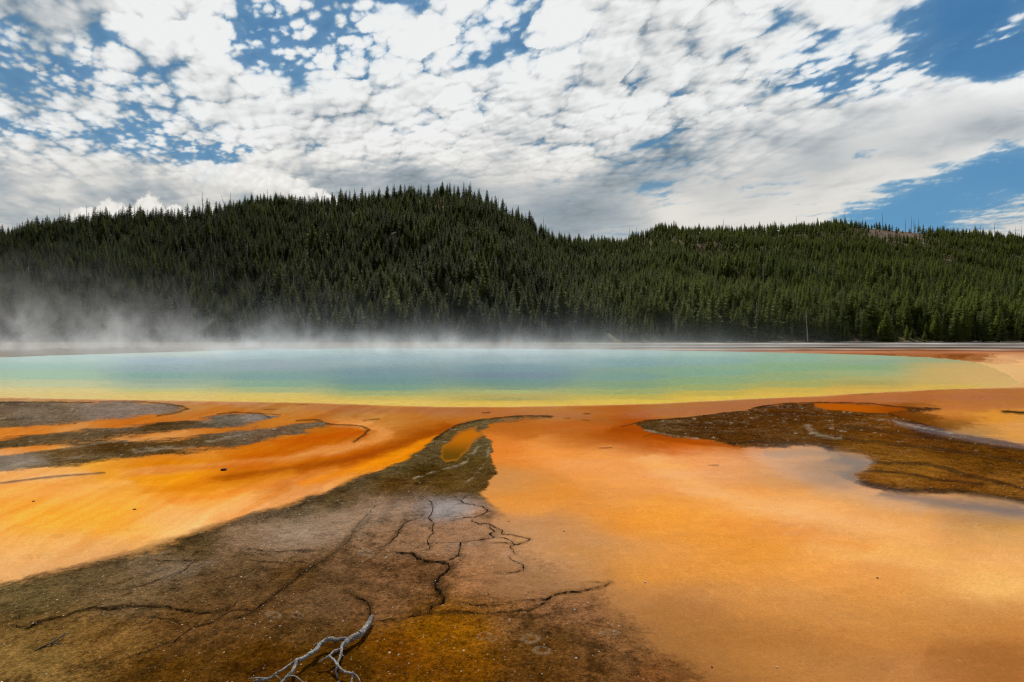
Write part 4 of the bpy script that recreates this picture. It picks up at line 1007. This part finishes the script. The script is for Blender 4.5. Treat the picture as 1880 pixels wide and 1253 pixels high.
# ---------------------------------------------------------------- dead trees
def snag_mesh(k, h, lean, twigs, mat):
    r = random.Random(300+k); V = []; Q = []; F = []
    top = (lean*h, 0, h)
    pts = [(0, 0, -.8), (lean*h*.35+r.uniform(-.1, .1), 0, h*.35), (lean*h*.7, r.uniform(-.1, .1), h*.7), top]
    tube(V, Q, pts, [.34, .28, .20, .09], 7, F)
    tr_ = mesh_np("snag_trunk", V, F=F, Q=Q, mat=mat, smooth=True)
    V = []; Q = []; F = []
    for b in range(twigs):
        z = h*r.uniform(.35, .95); a = r.uniform(0, 6.28); L = r.uniform(.5, 1.8)*(1.15-z/h)
        x = lean*z
        tube(V, Q, [(x, 0, z), (x+math.cos(a)*L*.6, math.sin(a)*L*.6, z+L*.15), (x+math.cos(a)*L, math.sin(a)*L, z+L*r.uniform(-.1, .5))], [.09, .07, .04], 4, F)
    tw = mesh_np("snag_twigs", V, F=F, Q=Q, mat=mat) if twigs else None
    return tr_, tw
def hill_point(u, v_base=None):
    """point on the ridge line (or at a depth) in the direction u"""
    yr = float(np.interp(u, RIDGE[:, 0], RIDGE[:, 2]))
    y = yr-4 if v_base is None else v_base
    x = (u-CU)/FPX*y
    return x, y, float(hill_z(np.array([x]), np.array([y]))[0])
SN = [ # column, top row on the ridge, lean, twigs, words
 (112,382,-.06,5,"thin dead trunk on the far left ridge beside the orange bare patch"),(121,398,.14,3,"short leaning dead trunk just beside a taller snag on the far left ridge"),
 (159,378,.0,4,"straight thin snag on the left ridge above the small white cumulus"),(137,390,.02,2,"stubby snag between two taller ones on the left ridge"),(148,388,-.03,2,"faint thin snag beside the straight one on the left ridge"),
 (372,350,.0,8,"tallest dead trunk of the crossed pair on the left ridge"),(379,360,-.22,3,"dead trunk leaning across its neighbour on the left ridge"),
 (419,360,-.35,2,"slanting dead trunk on the ridge left of the pine clump"),(426,352,-.08,4,"upright dead trunk standing behind the slanting one on the left ridge"),
 (493,348,-.06,5,"bare snag sticking up from the first pine clump of the hill"),(505,350,.0,3,"thin pole snag right of the first pine clump"),(520,362,-.05,3,"short bare snag in the gap after the first pine clump"),
 (579,352,.0,3,"slim snag in the middle of the left shoulder of the hill"),(593,346,.0,9,"dark bushy topped snag on the left shoulder of the hill"),
 (723,342,-.06,3,"thin snag above the clump left of the summit"),(738,345,-.05,3,"leaning thin snag just left of the summit pines"),(915,362,.0,2,"single pole snag on the right slope of the summit"),
 (969,398,.0,3,"short snag low on the right slope of the summit"),(998,398,.0,5,"tall straight snag near the foot of the summit slope"),(1156,418,.0,6,"bare snag in the saddle between the two hills"),(1169,416,.0,10,"forked twiggy snag in the saddle beside a bare one"),
 (1328,402,.0,3,"thin snag on the left part of the right hill"),(1462,396,.0,3,"pale thin snag on the middle of the right hill"),(1550,388,.0,8,"twiggy snag on the crest of the right hill"),(1620,390,.0,5,"tall straight snag above the bare patch of the right hill"),
 (1662,400,.0,5,"first of the snags standing right of the bare patch"),(1673,396,.0,9,"twiggy snag among the group right of the bare patch"),(1678,402,.0,6,"low twiggy snag in the group right of the bare patch"),(1686,400,.0,8,"last of the snags standing right of the bare patch"),
 (1735,412,.0,3,"small snag on the falling crest of the right hill"),(1826,408,.0,9,"twiggy snag on the crest near the right end"),(1800,414,.0,6,"low snag on the crest near the right end"),(1864,416,.0,10,"bushy snag at the right end of the crest"),(1875,414,.0,7,"last snag at the right end of the crest")]
for k, (u, vt, ln, tw, lab) in enumerate(SN):
    x, y, z = hill_point(u); h = (HV-vt)*y/FPX + H_EYE - z
    h = max(6.0, min(h, 30))
    mt, mw = snag_mesh(k, h, ln, tw, DARKW)
    e = bpy.data.objects.new("dead_tree", None); C.objects.link(e); e.location = (x, y, z)
    tag(e, lab, "dead tree", "dead trees on the ridge"); link("trunk", mt, e)
    if mw: link("twigs", mw, e)
for k, (u, y, vt, ln, tw, lab) in enumerate([(1390,236,556,-.03,10,"tall grey dead trunk at the forest edge above the brown crust"),(1483,214,572,-.10,3,"pale leaning dead pole standing out on the flat before the trees"),(1580,238,564,-.02,9,"grey dead trunk among the pines behind the right end of the pool"),
        (1318,240,592,.22,3,"short pale trunk tilted against the front pines"),(995,238,570,.0,6,"thin dead trunk at the forest edge behind the middle of the pool"),(1030,237,600,.0,3,"short bare pole at the forest edge behind the middle of the pool"),(1052,238,598,.0,3,"second short bare pole at the forest edge behind the middle of the pool"),(1800,236,598,.0,5,"thin pale trunk at the forest edge near the right end")]):
    x = (u-CU)/FPX*y; z = max(0, float(hill_z(np.array([x]), np.array([y]))[0])) if y > Y0 else 0
    h = (HV-vt)*y/FPX + H_EYE - z
    mt, mw = snag_mesh(60+k, h, ln, tw, DEADW)
    e = bpy.data.objects.new("dead_tree", None); C.objects.link(e); e.location = (x, y, z); e.scale = (.6, .6, 1)
    tag(e, lab, "dead tree", "dead trees at the forest edge"); link("trunk", mt, e); link("twigs", mw, e)
# fallen pale logs in the clearings and along the forest foot
def log_mesh(k):
    r = random.Random(500+k); V = []; Q = []; F = []; L = r.uniform(5, 9)
    tube(V, Q, [(-L/2, 0, 0), (0, r.uniform(-.2, .2), .05), (L/2, 0, 0)], [.22, .19, .10], 7, F)
    for b in range(4):
        x = r.uniform(-.3, .5)*L; a = r.uniform(0, 3.14); tube(V, Q, [(x, 0, .1), (x+.3, math.cos(a)*.7, .1+math.sin(a)*.8)], [.05, .02], 4, F)
    return mesh_np("log", V, F=F, Q=Q, mat=DEADW, smooth=True)
LOGS = [log_mesh(k) for k in range(4)]
for k, (u, v, ang, n) in enumerate([(325,470,70,3),(335,440,20,4),(322,500,85,2),(540,540,80,1),(700,470,70,2),(770,480,80,2),(800,490,80,2),(850,490,85,2),(970,492,5,5),(1020,525,70,2),(1195,522,30,4),(1290,500,60,3),(1290,525,45,4),(1300,480,10,3),(1455,480,65,3),(1455,500,75,2),(1530,500,70,3),(1590,490,60,2),(1600,510,50,2),(1650,520,60,3),(1640,445,30,5),(1700,450,20,4),(1500,455,30,2),(900,380,60,2),(820,400,75,3),(610,480,70,2)]):
    for j in range(n):
        uu, vv = u + rnd.uniform(-14, 14), v + rnd.uniform(-5, 5)
        ys = np.linspace(Y0+2, np.interp(uu, RIDGE[:, 0], RIDGE[:, 2]), 200); xs = (uu-CU)/FPX*ys; zs = hill_z(xs, ys)
        vs = HV - FPX*(zs-H_EYE)/ys; i = int(np.argmin(np.abs(vs-vv)))
        o = link("fallen_log", LOGS[rnd.randrange(4)]); o.location = (xs[i], ys[i], zs[i]+1.2)
        a = math.radians(ang*(1 if rnd.random() < .6 else -1) + rnd.uniform(-15, 15)); o.rotation_euler = (0, -a*.55, a*.6)
        tag(o, "pale fallen log lying among the pines of the %s" % ("left hill" if u < 1000 else "right hill"), "log", "fallen logs on the %s" % ("left hill" if u < 1000 else "right hill"))
for k in range(60):
    u = rnd.uniform(1000, 1890); y = rnd.uniform(190, 231); x = (u-CU)/FPX*y
    o = link("fallen_log", LOGS[rnd.randrange(4)]); o.location = (x, y, .25); o.rotation_euler = (0, 0, rnd.uniform(-.5, .5)); o.scale = (rnd.uniform(.4, 1.1),)*3
    tag(o, "pale fallen log on the flat along the foot of the trees", "log", "fallen logs along the treeline")

# grey dead trunks standing in the wood
for k in range(64):
    pre = [(1185,525),(1200,515),(1290,512),(1300,530),(1285,498),(325,468),(333,490),(320,455),(540,545),(545,538),(880,470),(905,520),(1020,530),(1025,535),(945,540),(1455,500),(1460,475),(1530,520),(1640,525),(1655,530),(700,500),(760,470)]
    uu, vv = pre[k] if k < len(pre) else (rnd.uniform(20, 1870), rnd.uniform(430, 560))
    ys = np.linspace(Y0+2, np.interp(uu, RIDGE[:, 0], RIDGE[:, 2])-2, 200); xs = (uu-CU)/FPX*ys; zs = hill_z(xs, ys)
    vs = HV - FPX*(zs-H_EYE)/ys; i = int(np.argmin(np.abs(vs-vv)))
    mt, mw = snag_mesh(200+k % 8, rnd.uniform(10, 15), rnd.choice([-.2, -.05, 0, .04, .15]), 7, DEADW)
    e = bpy.data.objects.new("dead_tree", None); C.objects.link(e); e.location = (xs[i], ys[i], zs[i]); e.rotation_euler = (0, 0, rnd.uniform(-.5, .5)); e.scale = (.8, .8, 1)
    hl = "left hill" if uu < 1050 else "right hill"; tag(e, "pale grey dead trunk standing among the living pines of the %s" % hl, "dead tree", "dead trunks inside the wood of the %s" % hl)
    link("trunk", mt, e); link("twigs", mw, e)

# ---------------------------------------------------------------- driftwood in the foreground
def wp(cx, cy, x0, y0, s, z):
    """note on an enlargement + its height above the flat -> metres"""
    px, py = x0+cx/s, y0+cy/s; y = FPX*(H_EYE-z)/(py-HV); return Vector(((px-CU)*y/FPX, y, z))
def spline(P, R, n=6):
    out = []; rr = []
    for i in range(len(P)-1):
        a, b, c, d = P[max(i-1, 0)], P[i], P[i+1], P[min(i+2, len(P)-1)]
        for j in range(n):
            t = j/n; out.append(.5*((2*b) + (c-a)*t + (2*a-5*b+4*c-d)*t*t + (3*b-a-3*c+d)*t**3)); rr.append(R[i]*(1-t)+R[i+1]*t)
    out.append(P[-1]); rr.append(R[-1]); return out, rr
def drift_mat():
    M = N("grey_driftwood"); co = M.coord()
    gr = M.noise(M.stretch(co, (1, 1, 1)), 55, 6, .7); big = M.noise(co, 9, 4, .6); cr_ = M.noise(M.stretch(co, (3.4, .6, 2)), 60, 4, .6)
    col = M.mix(M.ramp(gr, .3, .7), (0.13, .12, .105, 1), (0.38, .355, .32, 1)); col = M.mix(M.ramp(big, .5, .62, 0, .8), col, (0.09, .075, .06, 1))
    col = M.mix(M.ramp(cr_, .52, .60, 0, .85), col, (0.06, .05, .04, 1))
    b = M.n("ShaderNodeBsdfPrincipled", ins={'Base Color': col, 'Roughness': .75, 'Specular IOR Level': .3})
    bp = M.n("ShaderNodeBump", ins={'Height': M.math('ADD', gr, cr_), 'Distance': .004, 'Strength': 1.0})
    M.t.links.new(bp.outputs[0], b.inputs['Normal']); M.t.links.new(b.outputs[0], M.out.inputs[0]); return M.m
def build_branch():
    cm = .01
    D = [ # points (x, y on the enlargement, height cm, radius cm)
     [(1522,212,6,2.1),(1490,280,6,2.25),(1440,345,6,2.3),(1390,400,6,2.4),(1310,440,6,2.5),(1240,485,6,2.4),(1195,540,5.5,1.9)],
     [(1250,478,6,2.0),(1180,455,7,1.5),(1110,475,8,1.5),(1050,460,8.5,1.6),(980,480,8,1.6),(920,530,7.5,1.7),(880,590,7,1.8),(800,640,6.5,1.7),(720,690,7,1.6),(650,702,7.5,1.4)],
     [(655,700,7.5,1.5),(640,760,7.5,1.3),(610,830,6.5,1.2),(560,880,5,1.1),(500,940,3.5,1.0),(450,1000,2.5,.8),(400,1060,1.5,.6)],
     [(655,700,7.5,1.2),(590,750,6.5,.9),(520,800,6,.8),(430,850,6,.8),(380,890,5.5,.9),(320,920,4.5,.85),(240,935,3,.7),(170,948,1.2,.5),(150,990,.6,.3)],
     [(330,918,4.6,.7),(200,910,3.5,.5),(100,918,2,.25)],
     [(545,893,4.8,.6),(620,885,5.5,.5),(680,920,5,.42),(750,975,3,.3)],
     [(410,882,5.8,.4),(445,905,5,.3),(475,935,3.5,.2)],
     [(930,520,7.6,.8),(885,512,8,.5),(860,528,7.5,.3)],
     [(1215,500,6.5,1.6),(1178,535,7.5,1.2),(1168,600,7,1.0),(1160,660,6,.95),(1130,730,4.5,.85),(1125,770,4,.8),(1108,815,3,.75),(1115,860,2,.7),(1125,905,1.2,.6)],
     [(1165,582,7.2,1.0),(1095,598,8,.95),(1030,655,7.5,.85),(970,690,6.5,.65),(915,722,5.5,.4)],
     [(1030,655,7.5,.8),(1090,712,6.5,.9),(1130,770,6,.9),(1210,840,5.5,.85),(1290,857,5.5,.85),(1350,890,4,.6),(1390,965,2,.4)],
     [(1400,392,8,.9),(1372,372,10,.5),(1362,362,10.5,.3)],[(1000,462,9.6,.8),(1010,440,11,.35)],[(600,838,6,.6),(575,842,6.5,.3)],[(1168,640,6.6,.5),(1192,655,6.6,.3),(1205,662,6.2,.15)],[(780,650,7,.6),(770,630,8,.25)],
     [(1300,845,6.3,.7),(1296,900,4.5,.7),(1285,965,3,.7),(1270,1040,1.5,.5)]]
    V = []; Q = []; F = []; r = random.Random(5)
    for L in D:
        P = [wp(a, b, 440, 1100, 6.267, h*cm) for a, b, h, _ in L]; R = [q*cm*.82 for *_, q in L]
        P, R = spline(P, R, 9)
        P = [p + Vector((r.uniform(-1, 1), r.uniform(-1, 1), r.uniform(-1, 1)))*.0016 for p in P]
        R = [x*(1+r.uniform(-.12, .16)) for x in R]
        tube(V, Q, P, R, 16, F, .13)
    base = Vector((-1.05, 3.75, 0)); V = [tuple(Vector(v)-base) for v in V]
    me = mesh_np("driftwood_branch", V, F=F, Q=Q, mat=drift_mat(), smooth=True)
    o = link("driftwood_branch", me, loc=base)
    tag(o, "forked bare grey branch lying on the brown crust at the bottom edge", "branch")
    V = []; Q = []; F = []
    for L in [[(228,1048,1,.55),(290,1015,2,.6),(340,995,2.5,.6),(400,955,3,.45),(428,928,3.5,.3)], [(340,995,2.5,.4),(345,975,3,.35),(348,948,4,.2)], [(335,1002,2.2,.5),(400,1002,1.5,.4),(445,1012,1,.3)], [(385,965,3,.4),(410,955,2.6,.5),(425,945,2.5,.4)]]:
        P = [wp(a, b, 0, 900, 3.55, h*cm) for a, b, h, _ in L]; P, R = spline(P, [q*cm*.8 for *_, q in L], 4); tube(V, Q, P, R, 7, F)
    base = Vector((-3.3, 3.7, 0)); V = [tuple(Vector(v)-base) for v in V]
    o = link("twig", mesh_np("twig", V, F=F, Q=Q, mat=simple_mat("black_twig", (.035, .03, .027), .7, 60, .5), smooth=True), loc=base)
    tag(o, "small black forked twig on the golden brown crust at lower left", "twig")
build_branch()

BLK = simple_mat("dark_bark_chip", (.03, .022, .018), .8, 50, .5); WHT = simple_mat("white_sinter_stone", (.62, .56, .47), .8, 40, .4)
def lump(name, px, py, sx, sy, sz, mat, seed, label, cat, ang=0):
    x, y = w2(px, py); r = random.Random(seed); V = []; F = []; n, m = 10, 6
    for i in range(m+1):
        ph = math.pi*i/m
        for j in range(n):
            th = 6.2832*j/n; k = 1+r.uniform(-.22, .22) if 0 < i < m else 1
            V.append((sx*.62*math.sin(ph)*math.cos(th)*k, sy*.62*math.sin(ph)*math.sin(th)*k, sz*.62*(math.cos(ph)*k+.55)))
    Q = [(i*n+j, i*n+(j+1) % n, (i+1)*n+(j+1) % n, (i+1)*n+j) for i in range(m) for j in range(n)]
    o = link(name, mesh_np(name, V, Q=Q, mat=mat), loc=(float(x), float(y), gz(float(x), float(y)))); o.rotation_euler.z = ang
    tag(o, label, cat); return o
lump("bark_chip", 411, 864, .085, .05, .035, BLK, 1, "black chip of wood on the bright orange mat left of centre", "chip", .3)
lump("bark_chip", 1611, 1062, .018, .012, .008, BLK, 2, "tiny black chip alone on the wide orange mat at right", "chip")
lump("bark_chip", 247, 936, .035, .02, .012, BLK, 3, "dark speck on the yellow orange mat at left, right of a double mark", "chip")
lump("bark_chip", 62, 921, .03, .02, .012, BLK, 4, "dark speck at the upper left of the yellow orange mat", "chip", .5)
lump("bark_chip", 1035, 976, .016, .010, .006, BLK, 5, "small dark chip just right of the highest cracks", "chip")
lump("bark_chip", 934, 958, .02, .008, .006, BLK, 6, "flat dark sliver between the cracks and the orange mat", "chip", .1)
lump("bark_chip", 1307, 1226, .010, .008, .008, BLK, 7, "black crumb at the lower middle beside a white flake", "chip")
lump("pebble", 1184.5, 1070, .018, .011, .010, WHT, 11, "white pebble right of the long crack's tip", "pebble")
lump("pebble", 887, 1091, .011, .007, .006, WHT, 12, "white pebble in the middle of the cracked tan plate", "pebble")
lump("pebble", 1058, 1210, .014, .010, .008, WHT, 13, "white pebble on the dark crust at bottom centre right", "pebble")
lump("pebble", 1055, 1123, .016, .009, .008, WHT, 14, "white pebble just below the long right-hand crack", "pebble")
lump("pebble", 247, 1086, .013, .009, .008, WHT, 15, "white pebble on the smooth brown sheet left of centre", "pebble")
lump("pebble", 8, 1187, .012, .008, .007, WHT, 16, "white pebble at the left edge above the twig", "pebble")
lump("pebble", 514, 1152.5, .010, .008, .006, WHT, 17, "white pebble left of the branch on smooth brown crust", "pebble")
lump("pebble", 1426, 1226, .012, .009, .008, WHT, 18, "white flake at the bottom edge below the orange mat", "pebble")

# loose grit and flakes of sinter on the near crust
def build_gravel():
    rs = np.random.RandomState(5); n = 5200; V = []; F = []; T = []
    Y = 2068/rs.uniform(330, 690, n); Y = np.where(rs.uniform(0, 1, n) < .5, Y, 2068/rs.uniform(250, 400, n)); U = rs.uniform(-80, 1300, n); X = (U-CU)*Y/FPX
    c, c2, f, we, z = ground_fields(X, Y); pt = fbm(X*1.3, Y*1.3, 5, 181, .65)
    # a good part of the grit lies along the cracks
    P = []
    for L, wd in CR:
        W = np.stack(w2([p[0] for p in L], [p[1] for p in L]), 1); s = np.concatenate([[0], np.cumsum(np.linalg.norm(np.diff(W, axis=0), axis=1))])
        t = rs.uniform(0, s[-1], int(s[-1]*34)); P.append(np.stack([np.interp(t, s, W[:, 0])+rs.normal(0, .022, len(t)), np.interp(t, s, W[:, 1])+rs.normal(0, .035, len(t))], 1))
    P = np.vstack(P); zc = ground_fields(P[:, 0], P[:, 1])[4]
    keep = (f > .7) & (pt > rs.uniform(-.35, .45, n))
    X = np.concatenate([X[keep], P[:, 0]]); Y = np.concatenate([Y[keep], P[:, 1]]); z = np.concatenate([z[keep], zc])
    r = np.clip(rs.lognormal(-6.0, .45, len(X)), .001, .0075)
    o8 = np.array([(1,0,0),(0,1,0),(-1,0,0),(0,-1,0),(0,0,1),(0,0,-.6)], float); f8 = np.array([(0,1,4),(1,2,4),(2,3,4),(3,0,4),(1,0,5),(2,1,5),(3,2,5),(0,3,5)])
    a = rs.uniform(0, 6.28, len(X)); sx = r*rs.uniform(.8, 1.9, len(X)); sy = r*rs.uniform(.7, 1.2, len(X)); sz = r*rs.uniform(.35, .9, len(X))
    B = o8[None]*(1+rs.uniform(-.25, .25, (len(X), 6, 1))); bx = B[..., 0]*sx[:, None]; by = B[..., 1]*sy[:, None]
    V = np.stack([X[:, None]+bx*np.cos(a)[:, None]-by*np.sin(a)[:, None], Y[:, None]+bx*np.sin(a)[:, None]+by*np.cos(a)[:, None], z[:, None]+sz[:, None]*.3+B[..., 2]*sz[:, None]], -1).reshape(-1, 3)
    F = (f8[None]+6*np.arange(len(X))[:, None, None]).reshape(-1, 3)
    t = rs.uniform(0, 1, len(X)); tone = np.where((t < .42)[:, None], lin([232,214,182]), np.where((t < .7)[:, None], lin([164,122,78]), lin([60,42,26])))
    M = N("sinter_grit"); b = M.n("ShaderNodeBsdfPrincipled", ins={'Base Color': M.attr("pigment", True), 'Roughness': .7, 'Specular IOR Level': .3}); M.t.links.new(b.outputs[0], M.out.inputs[0])
    me = mesh_np("gravel", V, F=F, mat=M.m); cattr(me, "pigment", np.repeat(tone, 6, 0)/1.15)
    tag(link("gravel", me), "fine pale and dark grit scattered over the near brown crust", "gravel", kind="stuff")
build_gravel()

# a slim white marker post on the far shore
def build_post():
    V = []; Q = []; F = []; tube(V, Q, [(0, 0, -.3), (0, 0, 1.15)], [.07, .07], 8, F)
    PW = simple_mat("white_paint", (.75, .74, .7), .6, 20, .2); e = bpy.data.objects.new("marker_post", None); C.objects.link(e)
    x, y = w2(982, 637.5); e.location = (float(x), float(y), 0); tag(e, "slim white marker post on the far shore behind the steam", "post")
    link("pole", mesh_np("pole", V, F=F, Q=Q, mat=PW, smooth=True), e)
    b = [(x_, y_, z_) for x_ in (-.16, .16) for y_ in (-.03, .03) for z_ in (.8, 1.2)]
    link("plate", mesh_np("plate", b, Q=[(0, 1, 3, 2), (4, 6, 7, 5), (0, 4, 5, 1), (2, 3, 7, 6), (1, 5, 7, 3), (0, 2, 6, 4)], mat=PW), e)
build_post()

# ---------------------------------------------------------------- steam over the pool
def build_steam():
    x0, x1, y0, y1, z0, z1 = -105, 42, 17, 128, -.008, 17
    V = [(x, y, z) for x in (x0, x1) for y in (y0, y1) for z in (z0, z1)]
    Q = [(0, 1, 3, 2), (4, 6, 7, 5), (0, 4, 5, 1), (2, 3, 7, 6), (1, 5, 7, 3), (0, 2, 6, 4)]
    M = N("steam"); co = M.coord(); sp = M.n("ShaderNodeSeparateXYZ", ins={0: co}); x, y, z = sp.outputs
    warp = M.stretch(co, (1, 1, .8))
    n1 = M.noise(warp, .17, 5.5, .64, 1.0)
    # ellipse of the pool
    ex = M.math('DIVIDE', M.math('ADD', x, 14.0), 56.0); ey = M.math('DIVIDE', M.math('SUBTRACT', y, 72.0), 46.0)
    e = M.math('ADD', M.math('POWER', M.math('ABSOLUTE', ex), 2.0), M.math('MULTIPLY', ey, ey))
    inpool = M.ramp(e, 1.15, .25)
    low = M.math('MULTIPLY', inpool, M.math('POWER', 2.718, M.math('DIVIDE', z, -1.1)))
    low = M.math('MULTIPLY', low, M.ramp(n1, .34, .62, .30, 1.45))
    # wisps rising over the far half, higher to the left
    left = M.ramp(x, 20.0, -95.0)
    hsc = M.math('ADD', 1.7, M.math('MULTIPLY', M.math('POWER', left, 2.0), 3.6))
    far = M.math('MULTIPLY', M.ramp(y, 26.0, 96.0), M.ramp(y, 127.0, 112.0))
    far = M.math('MULTIPLY', far, M.ramp(x, 40.0, -10.0, .0, 1.0))
    far = M.math('MULTIPLY', far, M.ramp(x, -104.0, -90.0))
    fall = M.math('POWER', 2.718, M.math('DIVIDE', M.math('MULTIPLY', z, -1.0), hsc))
    thr = M.math('ADD', .485, M.math('MULTIPLY', M.ramp(z, 0.0, 12.0, smooth=False), .06))
    wis = M.math('MULTIPLY', M.ramp(n1, thr, M.math('ADD', thr, .14)), fall)
    wis = M.math('MULTIPLY', M.math('MULTIPLY', wis, far), M.ramp(z, 0.0, 1.6, .55, 1.0))
    # the tall cloud at the left edge
    lx = M.math('MULTIPLY', M.ramp(x, -66.0, -88.0), M.ramp(x, -104.0, -96.0))
    lc = M.math('MULTIPLY', M.math('MULTIPLY', lx, M.ramp(z, 16.5, 4.0)), M.math('MULTIPLY', M.ramp(y, 60.0, 80.0), M.ramp(n1, .42, .66)))
    lc = M.math('MULTIPLY', lc, M.ramp(y, 127.0, 115.0))
    d = M.math('ADD', M.math('MULTIPLY', low, .013), M.math('ADD', M.math('MULTIPLY', wis, .056), M.math('MULTIPLY', lc, .014)))
    vs = M.n("ShaderNodeVolumeScatter", ins={'Color': (.94, .955, .955, 1), 'Density': d, 'Anisotropy': .25})
    M.t.links.new(vs.outputs[0], M.out.inputs[1]); M.m.cycles.volume_step_rate = 0.22
    o = link("steam", mesh_np("steam", V, Q=Q, mat=M.m)); tag(o, "thin white steam drifting over the hot pool and its far shore", "steam", kind="stuff")
build_steam()
